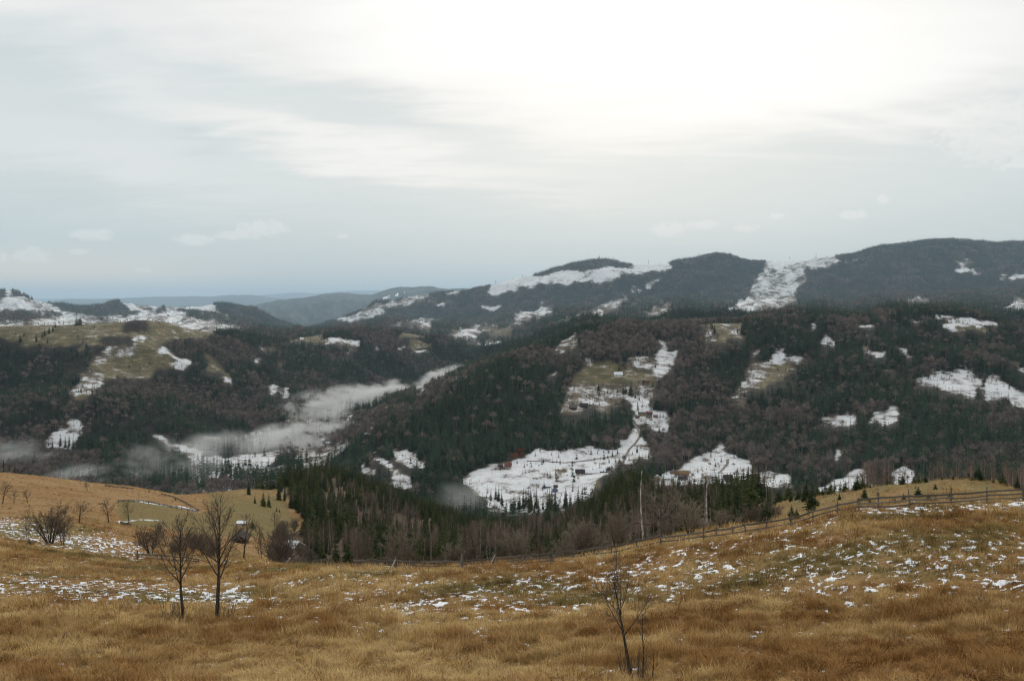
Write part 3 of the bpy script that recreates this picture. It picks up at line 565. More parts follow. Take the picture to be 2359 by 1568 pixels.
def branch(R, mb_by_level, p, d, L, r, lv, spec):
    sp = spec[lv]; n = sp['n']; pts = [np.array(p, float)]; d = np.array(d, float); d /= np.linalg.norm(d)
    dirs = [d]
    for i in range(n):
        d = d + R.normal(0, sp['wig'], 3); d[2] += sp['up']; d /= np.linalg.norm(d)
        pts.append(pts[-1] + d * L / n); dirs.append(d)
    rad = [max(sp.get('rmin', .003), r * (1 - .8 * (i / n) ** sp.get('pw', 1.0))) for i in range(n + 1)]
    mb_by_level[lv].tube(pts, rad, sp['k'])
    if lv + 1 < len(spec):
        q = spec[lv + 1]; ph = R.uniform(0, 6.28)
        for j in range(sp['kids']):
            t = sp['t0'] + (sp['t1'] - sp['t0']) * ((j + R.uniform(.1, .9)) / sp['kids'])
            i = min(int(t * n), n - 1); f = t * n - i; pp = pts[i] * (1 - f) + pts[i + 1] * f; dd = dirs[i + 1]
            ph += 2.4 + R.normal(0, .5); u = np.cross(dd, (0.3, .5, .81)); u /= np.linalg.norm(u); w = np.cross(dd, u)
            a = math.radians(R.normal(sp['ang'], sp.get('angv', 9)))
            nd = dd * math.cos(a) + (u * math.cos(ph) + w * math.sin(ph)) * math.sin(a)
            ln = L * sp['ratio'] * (1 - sp.get('fall', .5) * (t - sp['t0']) / max(.01, 1 - sp['t0'])) * R.uniform(.7, 1.15)
            branch(R, mb_by_level, pp, nd, ln, min(rad[i] * sp.get('rr', .55), rad[i] * .9), lv + 1, spec)
def grow(name, seed, stems, spec, trunk_mat, twig_mat, split=2):
    """stems: (base, direction, length, radius). levels below `split` are the trunk mesh, the others the crown mesh"""
    R = np.random.default_rng(seed); A, B = MB(), MB(); by = [A if i < split else B for i in range(len(spec))]
    for (p, d, L, r) in stems: branch(R, by, p, d, L, r, 0, spec)
    return A.mesh(name + '_trunk', trunk_mat, True), B.mesh(name + '_crown', twig_mat)
def joined(name, ms):
    V, F, mi, n = [], [], [], 0
    for k, me in enumerate(ms):
        V += [tuple(v.co) for v in me.vertices]; F += [tuple(n + i for i in p.vertices) for p in me.polygons]; mi += [k] * len(me.polygons); n += len(me.vertices)
    me = make_mesh(name, V, F)
    for m in ms: me.materials.append(m.materials[0])
    me.polygons.foreach_set('material_index', np.array(mi, np.int32)); return me
def spruce(name, seed, tiers, nb, rad, fine, m, low=.05):
    """a unit-high spruce: whorls of drooping, ragged boughs round a stem"""
    R = np.random.default_rng(seed); b = MB()
    for i in range(tiers):
        h = low + (1 - low) * (i + R.uniform(-.3, .3)) / tiers; h = min(max(h, low), .985); rr = rad * (1 - h) ** .85 * R.uniform(.85, 1.12) + .008
        k = max(4, int(nb * (.55 + .45 * (1 - h)))); a0 = R.uniform(0, 6.28)
        for j in range(k):
            a = a0 + 6.283 * (j + R.uniform(-.3, .3)) / k; L = rr * R.uniform(.62, 1.15); ca, sa = math.cos(a), math.sin(a)
            z0 = h + .25 * L; dz = -L * R.uniform(.28, .62)
            def pt(t, s, dd=0.0): return (ca * t * L - sa * s * L, sa * t * L + ca * s * L, z0 + dz * t ** 1.4 + dd * L)
            if fine:
                for (t0, t1, w) in ((0.0, .5, .30), (.28, .78, .34), (.55, 1.0, .22)):
                    tm = (t0 + t1) / 2
                    b.tri(pt(t0, 0, .02), pt(tm, w * R.uniform(.7, 1.2), -.08), pt(t1, R.uniform(-.06, .06), -.03)); b.tri(pt(t0, 0, .02), pt(t1, R.uniform(-.06, .06), -.03), pt(tm, -w * R.uniform(.7, 1.2), -.08))
                    b.tri(pt(t0, 0), pt(tm, R.uniform(-.1, .1), -.30 * R.uniform(.6, 1.3)), pt(t1, 0))
            else:
                b.tri(pt(0, 0, .1), pt(.55, .42, -.12), pt(1, 0)); b.tri(pt(0, 0, .1), pt(1, 0), pt(.55, -.42, -.12))
    b.tri((.012, 0, .9), (-.006, .01, .9), (0, 0, 1.02)); b.tri((-.006, -.01, .9), (.012, 0, .9), (0, 0, 1.02)); b.tri((-.006, .01, .9), (-.006, -.01, .9), (0, 0, 1.02))
    c = MB(); c.tube([np.array((0, 0, -.02)), np.array((0, 0, .45)), np.array((0, 0, .95))], [.016, .010, .003], 5)
    return c.mesh(name + '_trunk', M_BARK), b.mesh(name + '_crown', m)
def puff(name, seed, n, m, wid=.36, low=.22):
    """a unit-high leafless broadleaf crown seen from far off: hundreds of thin twig slivers"""
    R = np.random.default_rng(seed); b = MB()
    b.tube([np.array((0, 0, -.03)), np.array((0, 0, .5)), np.array((R.normal(0, .03), 0, .85))], [.022, .014, .004], 4)
    for i in range(n):
        d = R.normal(0, 1, 3); d /= np.linalg.norm(d); d[2] = abs(d[2]) * 1.0 - .25; s = R.uniform(.35, 1) ** .5
        c = np.array((0, 0, low + (1 - low) * .42)); e = np.array((d[0] * wid, d[1] * wid, d[2] * (1 - low) * .58)) * s * R.uniform(.9, 1.08)
        p1 = c + e; p0 = c + e * R.uniform(.25, .6) + R.normal(0, .02, 3) - np.array((0, 0, .05)); u = np.cross(p1 - p0, R.normal(0, 1, 3)); u /= np.linalg.norm(u) + 1e-9
        w = R.uniform(.010, .019); b.tri(p0 - u * w, p0 + u * w, p1)
    return b.mesh(name, m)

# ---------------------------------------------------------------- stuff instancing (far woods and grass only)
def scatter(name, label, cat, pts, protos, pick, rot, scl, extra=None, tilt=None):
    me = bpy.data.meshes.new(name); me.vertices.add(len(pts)); me.vertices.foreach_set('co', np.asarray(pts, np.float32).ravel())
    fattr(me, 'yaw', rot); fattr(me, 'size', scl[:, 0]); fattr(me, 'tall', scl[:, 1])
    a = me.attributes.new('pick', 'INT', 'POINT'); a.data.foreach_set('value', np.asarray(pick, np.int32))
    for k, v in (extra or {}).items(): fattr(me, k, v)
    o = mesh_obj(name, me); tag(o, label, cat, None, 'stuff')
    kit = bpy.data.collections.new(name + '_kit')
    for i, p in enumerate(protos): kit.objects.link(bpy.data.objects.new('%s_%02d' % (name, i), p))
    ng = bpy.data.node_groups.new(name, 'GeometryNodeTree')
    ng.interface.new_socket('Geometry', in_out='INPUT', socket_type='NodeSocketGeometry'); ng.interface.new_socket('Geometry', in_out='OUTPUT', socket_type='NodeSocketGeometry')
    n, l = ng.nodes, ng.links; gi, go = n.new('NodeGroupInput'), n.new('NodeGroupOutput')
    ip = n.new('GeometryNodeInstanceOnPoints'); ci = n.new('GeometryNodeCollectionInfo'); ci.inputs['Collection'].default_value = kit
    ci.inputs['Separate Children'].default_value = True; ci.inputs['Reset Children'].default_value = True
    def na(nm, t):
        q = n.new('GeometryNodeInputNamedAttribute'); q.data_type = t; q.inputs[0].default_value = nm; return q.outputs[0]
    cr, cs = n.new('ShaderNodeCombineXYZ'), n.new('ShaderNodeCombineXYZ'); l.new(na('yaw', 'FLOAT'), cr.inputs[2])
    e = n.new('FunctionNodeEulerToRotation'); l.new(cr.outputs[0], e.inputs[0])
    s = na('size', 'FLOAT'); l.new(s, cs.inputs[0]); l.new(s, cs.inputs[1]); l.new(na('tall', 'FLOAT'), cs.inputs[2])
    l.new(gi.outputs[0], ip.inputs['Points']); l.new(ci.outputs[0], ip.inputs['Instance']); ip.inputs['Pick Instance'].default_value = True
    l.new(na('pick', 'INT'), ip.inputs['Instance Index']); l.new(e.outputs[0], ip.inputs['Rotation']); l.new(cs.outputs[0], ip.inputs['Scale'])
    l.new(ip.outputs[0], go.inputs[0])
    o.modifiers.new('scatter', 'NODES').node_group = ng
    return o
def sample(a, b, n, rng, margin, xlo=-260, xhi=2620):
    """n points spread evenly over the ground between knots a and b that the camera (or a step beside it) could see"""
    r0, r1 = RS[a], RS[b]
    y = TPY[:r1 + 1]; run = np.minimum.accumulate(y, axis=0)
    A = np.stack([TX[r0:r1 + 1], TY[r0:r1 + 1], TZ[r0:r1 + 1]], -1)
    ar = np.linalg.norm(np.cross(A[1:, :-1] - A[:-1, :-1], A[:-1, 1:] - A[:-1, :-1]), axis=-1)
    vis = (y[r0:r1] - run[r0:r1] < margin / TY[r0:r1] * FD)[:, :-1] & (GX[:-1] > xlo)[None] & (GX[:-1] < xhi)[None]
    w = (ar * vis).ravel(); tot = w.sum(); cdf = np.cumsum(w) / tot
    i = np.searchsorted(cdf, rng.random(n)); i = np.minimum(i, len(w) - 1); r, c = np.divmod(i, NC - 1)
    rf = r + r0 + rng.random(n); cf = c + rng.random(n); p = grid_at(rf, cf)
    return p, XC + FD * p[:, 0] / p[:, 1], YH - FD * p[:, 2] / p[:, 1], tot
rng = np.random.default_rng(7)
FAR_S = [joined('far_spruce_%d' % i, [spruce('fs%d' % i, 100 + i, 9, 7, (.15, .18, .135, .2)[i], False, M_SPRUCE_FAR)[1]]) for i in range(4)]
FAR_B = [puff('far_bare_%d' % i, 200 + i, 95, M_BARE, (.36, .30, .42)[i]) for i in range(3)]
FAR_R = [puff('far_rust', 230, 260, M_RUST, .42, .12)]
def wood(name, label, a, b, layer, spacing, hgt, margin, mixB=.25, default='F', edge=.13):
    _, _, _, tot = sample(a, b, 10, rng, margin)
    n = int(tot / spacing ** 2); p, x, y, _ = sample(a, b, n, rng, margin)
    up_ = .62 * hgt * FD / p[:, 1]
    c = cover(layer, x, y, default); ct = cover(layer, x, y - up_, default)      # a tree may not hide a clearing that the survey shows open
    for L_ in (.3, .65): ct = np.where((c < 2) & (cover(layer, x, y - up_ * L_, default) >= 2), 9, ct)
    over = (c < 2) & ((ct == 2) | (ct == 3) | (ct == 4) | (ct == 9))
    dens = np.select([c == 0, c == 1, c == 5, c == 4, c == 3], [1, 1, 1, edge * .5, edge], edge * .6)
    clump = fbm(p[:, 0] / 60, p[:, 1] / 60, 51, 3)
    if layer == 'E': dens = np.where((x < 752), np.where(c < 2, dens * .8, np.where(clump > .5, .25, .05)), dens)
    if layer == 'F': dens = np.where((p[:, 1] < np.interp(x, GX, KY[12]) + 140) & (x + (fbm(x / 40, y / 22, 3, 3) - .5) * 120 > 410) & (x < 1135) & (fbm(x / 60, y / 14, 4, 3) > .47), np.where(clump > .5, .22, .04), dens)
    dens = np.where(c >= 2, np.where(c == 5, 1, dens * (clump > .52) * 3), dens)
    dens = np.where(over, .06, dens)
    keep = rng.random(n) < dens; p, x, y, c, clump = p[keep], x[keep], y[keep], c[keep], clump[keep]; n = len(p)
    sp = fbm(p[:, 0] / 190 + 9, p[:, 1] / 230, 61, 4)
    prob = np.select([c == 1, c == 0], [np.where(sp < .45, .15, .88), np.where(sp > .565, .78, mixB)], .4)
    prob = np.where(dense(layer, x, y), np.where(sp > .60, .35, .06), prob)
    isB = rng.random(n) < prob
    pick = np.where(isB, 4 + rng.integers(0, 3, n), rng.integers(0, 4, n)); pick = np.where(c == 5, 7, pick)
    H = hgt * rng.uniform(.6, 1.25, n) * (0.8 + .5 * fbm(p[:, 0] / 90, p[:, 1] / 90, 71, 2)); H = np.where(isB, H * .82, H) * np.where(c >= 2, rng.uniform(.2, .6, n), 1)
    if layer == 'F': H = np.where((c == 1) & (x < 350) & (y < 870), H * .32, H)
    H = np.where(c == 5, 9, H); wdt = H * rng.uniform(.85, 1.25, n)
    return scatter(name, label, 'woodland', p - np.array([0, 0, .3]), FAR_S + FAR_B + FAR_R, pick, rng.uniform(0, 6.28, n), np.stack([wdt, H], -1))
wood('hill_wood', 'mixed spruce and bare beech wood covering the big hill', 7, 11, 'E', 7.6, 22, 50, .05)
wood('valley_wood', 'dark mixed wood on the hills beyond the misty valley', 11, 16, 'F', 9.0, 22, 60, .05)
wood('ridge_wood', 'dark spruce wood on the long mountain ridge', 16, 19, 'H', 18.0, 34, 130, .04, edge=.08)
# ---------------------------------------------------------------- valley wood and thickets: trees one by one
NEAR_S = [spruce('spruce%d' % i, 300 + i, (20, 23, 17, 15)[i], (9, 8, 9, 9)[i], (.19, .15, .23, .33)[i], True, M_SPRUCE) for i in range(4)]
BSPEC = [dict(n=9, wig=.035, up=.02, k=5, kids=26, t0=.34, t1=.99, ang=38, ratio=.30, fall=.72, rr=.42, rmin=.012, pw=.9),
         dict(n=4, wig=.10, up=.10, k=3, kids=7, t0=.25, t1=1, ang=32, ratio=.52, rr=.6, rmin=.009),
         dict(n=2, wig=.12, up=.03, k=3, kids=0, t0=.3, t1=1, ang=30, ratio=.5, rmin=.011)]
def birch_kit(i):
    R = random.Random(400 + i)
    return grow('birch%d' % i, 410 + i, [((0, 0, -.3), (R.uniform(-.05, .05), R.uniform(-.05, .05), 1), 12.0, .12)], BSPEC, (M_PALE, M_PALE, M_BIRCH)[i % 3], M_BTWIG, 1)
NEAR_B = [birch_kit(i) for i in range(5)]
SHSPEC = [dict(n=5, wig=.09, up=.03, k=4, kids=9, t0=.15, t1=1, ang=34, ratio=.52, fall=.45, rr=.5, rmin=.012),
          dict(n=4, wig=.14, up=.06, k=3, kids=7, t0=.2, t1=1, ang=36, ratio=.52, rr=.55, rmin=.011),
          dict(n=2, wig=.15, up=.04, k=3, kids=3, t0=.3, t1=1, ang=34, ratio=.55, rmin=.011), dict(n=1, wig=.1, up=.02, k=3, kids=0, t0=.3, t1=1, ang=30, ratio=.5, rmin=.010)]
def shrub_kit(i, stems, H, spread, seed, spec=SHSPEC, tw=None, bk=None, r=.05):
    R = random.Random(seed); st = []
    for j in range(stems):
        a = 6.283 * (j + R.uniform(-.3, .3)) / stems; l = spread * R.uniform(.3, 1.1)
        st.append(((math.cos(a) * .12, math.sin(a) * .12, -.15), (math.cos(a) * l, math.sin(a) * l, 1), H * R.uniform(.6, .78), r * R.uniform(.7, 1.2)))
    return grow('shrub%d' % i, seed, st, spec, bk or M_BARK, tw or M_TWIG, 1)
TREELET = [dict(n=6, wig=.05, up=.0, k=6, kids=14, t0=.28, t1=1, ang=50, ratio=.60, fall=.45, rr=.5, rmin=.02)] + SHSPEC[1:]
SHRUB = [shrub_kit(0, 8, 4.2, .42, 501), shrub_kit(1, 5, 4.6, .35, 502), shrub_kit(2, 3, 5.0, .22, 503), shrub_kit(3, 6, 3.6, .55, 504), shrub_kit(4, 1, 5.6, .06, 505, TREELET, r=.11)]
SHRUB += [shrub_kit(5, 8, 4.2, .46, 511, tw=M_PTWIG), shrub_kit(6, 6, 3.6, .58, 512, tw=M_PTWIG)]
def plant(name, kit, loc, rz, s, label, cat, group=None):
    o = empty(name, loc, rz, s); tag(o, label, cat, group)
    for part, me in (('trunk', kit[0]), ('crown', kit[1])):
        c = bpy.data.objects.new(part, me); C.objects.link(c); c.parent = o
    return o
rng = np.random.default_rng(21)
# ---- the wooded slope behind the fence
_, _, _, tot = sample(4, 7, 10, rng, 14, 640, 1800)
n = int(tot / 5.0 ** 2); p, x, y, _ = sample(4, 7, n, rng, 12, 640, 1800)
Yd = p[:, 1]
edgeL = np.interp(y, [1085, 1110, 1130, 1160, 1185, 1210, 1240, 1300], [640, 642, 640, 655, 685, 712, 700, 715])
ok = (Yd > 215) & (x > edgeL) & ((x < 1775) | (Yd < 1)) & ~((x > 1735) & (Yd < 260))
p, x, y, Yd = p[ok], x[ok], y[ok], Yd[ok]
ym = y - 4.0 * FD / Yd
BZ = [P(6, (430, 660), (560, 560), (700, 530), (950, 570), (1100, 690), (1450, 770), (1480, 880), (1700, 920), (2000, 950), (2294, 1000), (2294, 1300), (-100, 1300), (100, 950), (330, 880), (420, 800)),
      P(7, (0, 980), (600, 980), (690, 1150), (820, 980), (1000, 900), (1250, 720), (1450, 720), (1850, 830), (1850, 1080), (1700, 1030), (1480, 1050), (1450, 1300), (0, 1300)), P(7, (1250, 780), (1700, 730), (1800, 800), (1500, 900), (1250, 900))]
inB = np.zeros(len(x), bool)
wx, wy = x + (fbm(x / 25, y / 20, 81, 2) - .5) * 40, ym + (fbm(x / 25, y / 20, 82, 2) - .5) * 24
for q in BZ: inB |= inpoly(wx, wy, q)
cl = fbm(p[:, 0] / 26, p[:, 1] / 26, 83, 3)
SZ = inpoly(wx, wy, P(6, (-100, 380), (430, 440), (640, 520), (560, 700), (720, 790), (900, 850), (820, 960), (560, 930), (300, 900), (150, 820), (-100, 800)))
isB = rng.random(len(x)) < np.where(SZ, .07, np.where(inB, np.where(cl > .50, .25, .80), .07))
keep = rng.random(len(x)) < np.where(isB, .62, 1.0)
p, x, y, Yd, isB = p[keep], x[keep], y[keep], Yd[keep], isB[keep]
SZ = SZ[keep]
Ht = np.where(SZ & ~isB, 1.25, 1.0) * np.where(isB, rng.uniform(7.5, 12, len(x)), rng.uniform(4.5, 12, len(x))) * np.interp(Yd, [150, 300, 480, 700], [.80, .95, .85, .70])
rest_p, rest_k, rest_s = [], [], []
for B_, cap, nm, lab, cat, grp in ((False, 128, 'spruce_tree', 'dark green spruce standing in the mixed wood below the fence', 'spruce', 'spruces of the wood below the fence'),
                                   (True, 255, 'birch_tree', 'slim leafless birch with pinkish brown twigs in the wood below the fence', 'birch', 'birches of the wood below the fence')):
    i = np.nonzero(isB == B_)[0]; i = i[np.argsort(-Ht[i] / Yd[i])]
    for k, j in enumerate(i):
        if k < cap:
            kit = NEAR_B[rng.integers(0, 5)] if B_ else NEAR_S[rng.integers(0, 3)]
            s = Ht[j] / 12.0 if B_ else Ht[j]; w = s * rng.uniform(.9, 1.25)
            plant(nm, kit, Vector(p[j]), rng.uniform(0, 6.28), (w, w, s), lab, cat, grp)
        else:
            rest_p.append(p[j]); rest_k.append(rng.integers(3, 8) if B_ else rng.integers(0, 3)); s = Ht[j] / 12.0 if B_ else Ht[j]; rest_s.append((s * rng.uniform(.9, 1.25), s))
RESTKIT = [joined('rest_%02d' % i, k) for i, k in enumerate(NEAR_S[:3] + NEAR_B)]
scatter('near_wood', 'dense far part of the mixed wood below the fence', 'woodland', rest_p, RESTKIT, rest_k, rng.uniform(0, 6.28, len(rest_p)), np.array(rest_s))
# ---- birches and spruces behind the knoll, dark spruces behind the hillside on the other side
for k in range(64):
    xx = rng.uniform(1985, 2480); Yk = rng.uniform(215, 330); g0 = ground(xx, Yk)
    s = (YH - FD * g0.z / Yk - rng.uniform(1052, 1092)) * Yk / FD / 12
    plant('birch_tree', NEAR_B[rng.integers(0, 5)], g0, rng.uniform(0, 6.28), (s * 1.2, s * 1.2, max(.5, s)), 'leafless reddish birch in the belt behind the grassy knoll', 'birch', 'birches behind the grassy knoll')
for k in range(34):
    xx = rng.uniform(1775, 2000); Yk = rng.uniform(215, 320); g0 = ground(xx, Yk)
    s = (YH - FD * g0.z / Yk - np.interp(xx, [1775, 1850, 2000], [1105, 1108, 1090]) - rng.uniform(0, 26)) * Yk / FD
    if rng.random() < .55: plant('spruce_tree', NEAR_S[rng.integers(0, 3)], g0, rng.uniform(0, 6.28), max(3, s), 'dark spruce rising from behind the end of the grassy knoll', 'spruce', 'spruces behind the knoll end')
    else: plant('birch_tree', NEAR_B[rng.integers(0, 5)], g0, rng.uniform(0, 6.28), max(.4, s / 12), 'thin leafless birch rising from behind the end of the grassy knoll', 'birch', 'birches behind the knoll end')
for k in range(16):
    xx = rng.uniform(-60, 82); Yk = rng.uniform(455, 620); g0 = ground(xx, Yk); yt = np.interp(xx, [-150, 0, 40, 82], [1020, 1050, 1068, 1092]) + rng.uniform(0, 16)
    s = (YH - FD * g0.z / Yk - yt) * Yk / FD
    plant('spruce_tree', NEAR_S[rng.integers(0, 3)], g0, rng.uniform(0, 6.28), max(4, s), 'black green spruce over the brow of the brown hillside', 'spruce', 'spruces over the hillside brow')
# ---- spruces standing out of the wood: on the grassy spur, along the brook, scattered on the clearings
def sp(sheet_, x, y, h, a, b, label, group, kind=0, wide=1.0):
    px, py = ORG[sheet_][0] + K_ * x, ORG[sheet_][1] + K_ * y; g0 = spot(px, py, a, b); H = h * K_ * g0.y / FD
    return plant('spruce_tree', NEAR_S[kind], g0 - Vector((0, 0, .05 * H)), rng.uniform(0, 6.28), (H * wide, H * wide, H * 1.05), label, 'spruce', group)
for (x, y, h, k) in ((-10, 700, 75, 2), (65, 730, 150, 2), (115, 735, 140, 0), (205, 670, 170, 0), (185, 770, 45, 2), (210, 780, 40, 2), (-65, 620, 140, 0)):
    sp(6, x, y, h, 4, 7, 'bushy young spruce at the end of the brown grassy spur', 'spruces at the end of the grassy spur', k)
for (x, y, h) in ((1065, 1525, 150), (1000, 1510, 95), (1020, 1500, 80), (1262, 1445, 60), (775, 1480, 85), (1105, 1548, 65), (1140, 1568, 50)):
    sp(3, x, y, h, 7, 11, 'tall dark spruce standing alone on the snowy clearing of the big hill', 'lone spruces on the upper clearing')
for (x, y, h) in ((715, 1228, 45), (940, 1240, 60), (960, 1300, 60), (990, 1265, 65), (1285, 1272, 38), (1780, 900, 60), (1795, 930, 75), (1815, 965, 90), (1735, 920, 30), (1760, 965, 25), (2020, 965, 60), (830, 1225, 30)):
    sp(3, x, y, h, 7, 11, 'small dark spruce at the upper edge of the grassy clearing', 'spruces on the high pasture')
for (x, y, h) in ((1120, 468, 72), (1155, 432, 38), (280, 560, 52), (355, 492, 28), (1190, 300, 125), (1078, 485, 35), (1140, 570, 105), (900, 500, 55), (945, 480, 50), (1225, 520, 70), (1320, 290, 60), (870, 560, 45)):
    sp(7, x, y, h, 7, 11, 'slim dark spruce on the snow of the lower clearing', 'spruces on the lower snow clearing')
for k in range(34):
    xx = rng.uniform(-60, 640); yy = 985 + rng.uniform(-35, 30); hh = rng.uniform(110, 215) * (1.0 if xx > 330 else .95)
    sp(7, xx, yy, hh, 7, 9, 'tall spruce in the row along the foot of the snowy clearing', 'spruces along the foot of the clearing', 1)
for k in range(6):
    xx = rng.uniform(-200, -20); yy = rng.uniform(880, 985); sp(7, xx, yy, rng.uniform(90, 150), 7, 9, 'tall spruce in the row along the foot of the snowy clearing', 'spruces along the foot of the clearing', 1)
for (x, y, h) in ((435, 1530, 55), (470, 1545, 85), (540, 1530, 110), (585, 1545, 120), (620, 1530, 110), (655, 1550, 110), (690, 1560, 90)):
    sp(1, x, y, h, 11, 15, 'slim spruce at the lower edge of the sloping snow field', 'spruces below the sloping snow field', 1)
for (x, y, h) in ((325, 590, 80), (180, 600, 90), (215, 545, 50), (425, 605, 50), (380, 560, 60), (400, 540, 70), (440, 520, 70), (475, 500, 70), (495, 470, 60), (350, 640, 60), (1340, 800, 40), (1185, 770, 25)):
    sp(1, x, y, h, 11, 15, 'small dark spruce on the olive meadow of the hill beyond the mist', 'spruces on the olive hill meadow')
KN = [(1210,733,78),(1310,733,52),(1350,738,58),(1410,718,62),(1070,748,52),(800,792,122),(850,782,92),(692,803,84),(562,823,84),(440,842,92),(642,888,52),(867,893,102),(987,847,36),(910,923,42),(1050,968,104),(1137,923,46),(1215,893,56),(1347,858,74),
      (1500,793,42),(1437,918,72),(1502,913,52),(1627,903,74),(2100,752,100),(2020,738,42),(2130,762,42),(212,1053,102),(255,1053,72),(360,1043,62),(205,903,56),(160,1068,32),(182,873,112),(330,803,72),(270,883,62),(490,843,52),(90,903,102),
      (1660,703,32),(1560,703,30),(915,773,32),(2212,873,28),(1320,785,20),(345,900,150)]
for (x, y, h) in KN:
    sp(8, x, y + 6, h * 1.3, 4, 7, 'little dark spruce dotted on the grassy knoll beyond the fence', 'little spruces on the grassy knoll', (2, 2, 3)[int(rng.integers(0, 3))], 1.7)
sp(8, 395, 985, 245, 4, 7, 'broad twin topped spruce, largest on the slope of the grassy knoll', None, 2, 1.6)
sp(8, 0, 1055, 250, 4, 7, 'broad dark spruce at the foot of the grassy knoll near the fence', None, 2, 1.6)
sp(8, 1885, 718, 135, 4, 7, 'wide round spruce bush, biggest on top of the grassy knoll', None, 3, 1.9)
sp(8, 1800, 703, 85, 4, 7, 'dark spruce beside the wide round bush on the knoll top', None, 2, 1.3)
sp(8, 2235, 803, 150, 4, 7, 'bushy dark spruce behind the last post of the fence', None, 2, 1.15)
sp(5, 1335, 598, 22, 4, 7, 'tiny round spruce on the brow of the brown hillside', None, 3, 1.5)
sp(5, 1572, 672, 28, 4, 7, 'tiny round spruce beside the fence on the brown hillside', None, 3, 1.4)
sp(5, 2262, 925, 75, 4, 7, 'low dark green bush behind the log hut', None, 3, 1.9)
for (x, y, h) in ((1520, 1200, 150), (1570, 1190, 175), (1620, 1200, 165), (1660, 1195, 120), (1870, 1080, 190), (1920, 1075, 210), (1990, 1060, 170), (2060, 1070, 200), (2130, 1060, 190), (2190, 1065, 220), (2240, 1055, 180), (2285, 1060, 150)):
    px, py = ORG[7][0] + K_ * x, ORG[7][1] + K_ * y; Yk = np.interp(px, GX, KY[3]) * rng.uniform(1.45, 1.8); g0 = ground(px, Yk); H = max(3.0, -(py - h * K_ - YH) / FD * Yk - g0.z)
    plant('spruce_tree', NEAR_S[(0, 2)[int(rng.integers(0, 2))]], g0, rng.uniform(0, 6.28), (H * 1.3, H * 1.3, H), 'dark spruce in the clump between the second white birch and the knoll', 'spruce', 'spruces between the second birch and the knoll')
for k in range(14):
    px = 556 + 7.0 * k + rng.uniform(-3, 3); Yk = rng.uniform(500, 610); g0 = ground(px, Yk); yt = np.interp(px, [556, 600, 655], [1112, 1096, 1074]) + rng.uniform(-6, 10)
    H = max(4.0, -(yt - YH) / FD * Yk - g0.z)
    plant('spruce_tree', NEAR_S[(0, 2)[k % 2]], g0, rng.uniform(0, 6.28), (H * 1.1, H * 1.1, H), 'dark spruce rising behind the crest of the grassy spur', 'spruce', 'spruces behind the grassy spur')
# ---- thickets
BR = 'bare brown bush in the thicket just behind the fence'
for k in range(150):
    xx = rng.uniform(640, 1790) if k > 44 else rng.uniform(628, 860); yb = np.interp(xx, [640, 840, 1300, 1500, 1790], [1.35, 1.25, 1.15, 1.1, 1.1])
    Yk = np.interp(xx, GX, KY[3]) * rng.uniform(yb, 2.35); s = rng.uniform(.55, 1.15)
    plant('bush', SHRUB[(0, 1, 2, 3, 5, 6)[rng.integers(0, 6)]], ground(xx, Yk), rng.uniform(0, 6.28), (s * 1.1, s * 1.1, s), BR, 'bush', 'bushes of the thicket behind the fence')
for k in range(34):
    xx = rng.uniform(632, 740); s = rng.uniform(.8, 1.25)
    plant('bush', SHRUB[rng.integers(0, 4)], ground(xx, rng.uniform(150, 330)), rng.uniform(0, 6.28), (s * 1.15, s * 1.15, s), 'bare reddish brown bush in the thicket at the foot of the grassy spur', 'bush', 'bushes at the foot of the grassy spur')
for k in range(16):
    xx = rng.uniform(385, 500); s = rng.uniform(.6, 1.0)
    plant('bush', SHRUB[(0, 3)[k % 2]], ground(xx, rng.uniform(160, 205)), rng.uniform(0, 6.28), s, 'bare brown bush in the clump behind the two meadow trees', 'bush', 'bushes behind the two meadow trees')
def sh(kit, x, y, ytop, Y, label, wide=1.0, cat='bush', name='bush', rz=None):
    """a bush whose foot is at the ground of survey column x at distance Y (or where (x, y) is seen) and whose top is seen at ytop"""
    g0 = ground(x, Y) if Y else spot(x, y, 2, 7); k0 = SHRUB[kit]; H0 = max(v.co.z for v in k0[1].vertices); ht = (-(ytop - YH) / FD * g0.y) - g0.z; s = max(.2, ht / H0)
    return plant(name, k0, g0, rng.uniform(0, 6.28) if rz is None else rz, (s * wide, s * wide, s), label, cat)
sh(0, 116, 1251, 1152, None, 'big many stemmed bush, largest beside the snowy gully', 1.25)
sh(1, 145, 1255, 1182, None, 'smaller many stemmed bush touching the largest gully bush', 1.0)
sh(4, 181, 1203, 1149, None, 'round bare apple tree on a short trunk above the snowy gully', 1.35, 'tree', 'bare_tree')
sh(4, 253, 1205, 1144, None, 'narrow bare tree beside the corner of the green pasture', 1.0, 'tree', 'bare_tree')
sh(4, 299, 1209, 1150, None, 'small bare tree inside the green pasture by the snow strip', .8, 'tree', 'bare_tree')
sh(4, 4, 1161, 1104, None, 'bare tree at the very edge of the brown hillside', 1.0, 'tree', 'bare_tree')
sh(4, 32, 1161, 1125, None, 'short bare sapling between two others on the brown hillside', .9, 'tree', 'bare_tree')
sh(4, 65, 1158, 1124, None, 'bare forked sapling high on the brown hillside', 1.1, 'tree', 'bare_tree')
sh(4, 202, 1131, 1107, None, 'lone bare sapling standing on the brow of the brown hillside', 1.1, 'tree', 'bare_tree')
sh(2, 62, 1241, 1196, None, 'thin bare bush standing in the snowy gully', .7)
sh(3, 72, 1256, 1238, None, 'low rusty brown bush below the snowy gully', 1.5)
sh(0, 346, 1274, 1198, None, 'wide dark bush behind the short left fence', 1.45)
sh(4, 558, 1285, 1175, 150, 'bare tree in front of the dark log hut', .75, 'tree', 'bare_tree')
sh(2, 600, 1270, 1195, 170, 'tall thin bare tree right of the dark log hut', .6, 'tree', 'bare_tree')
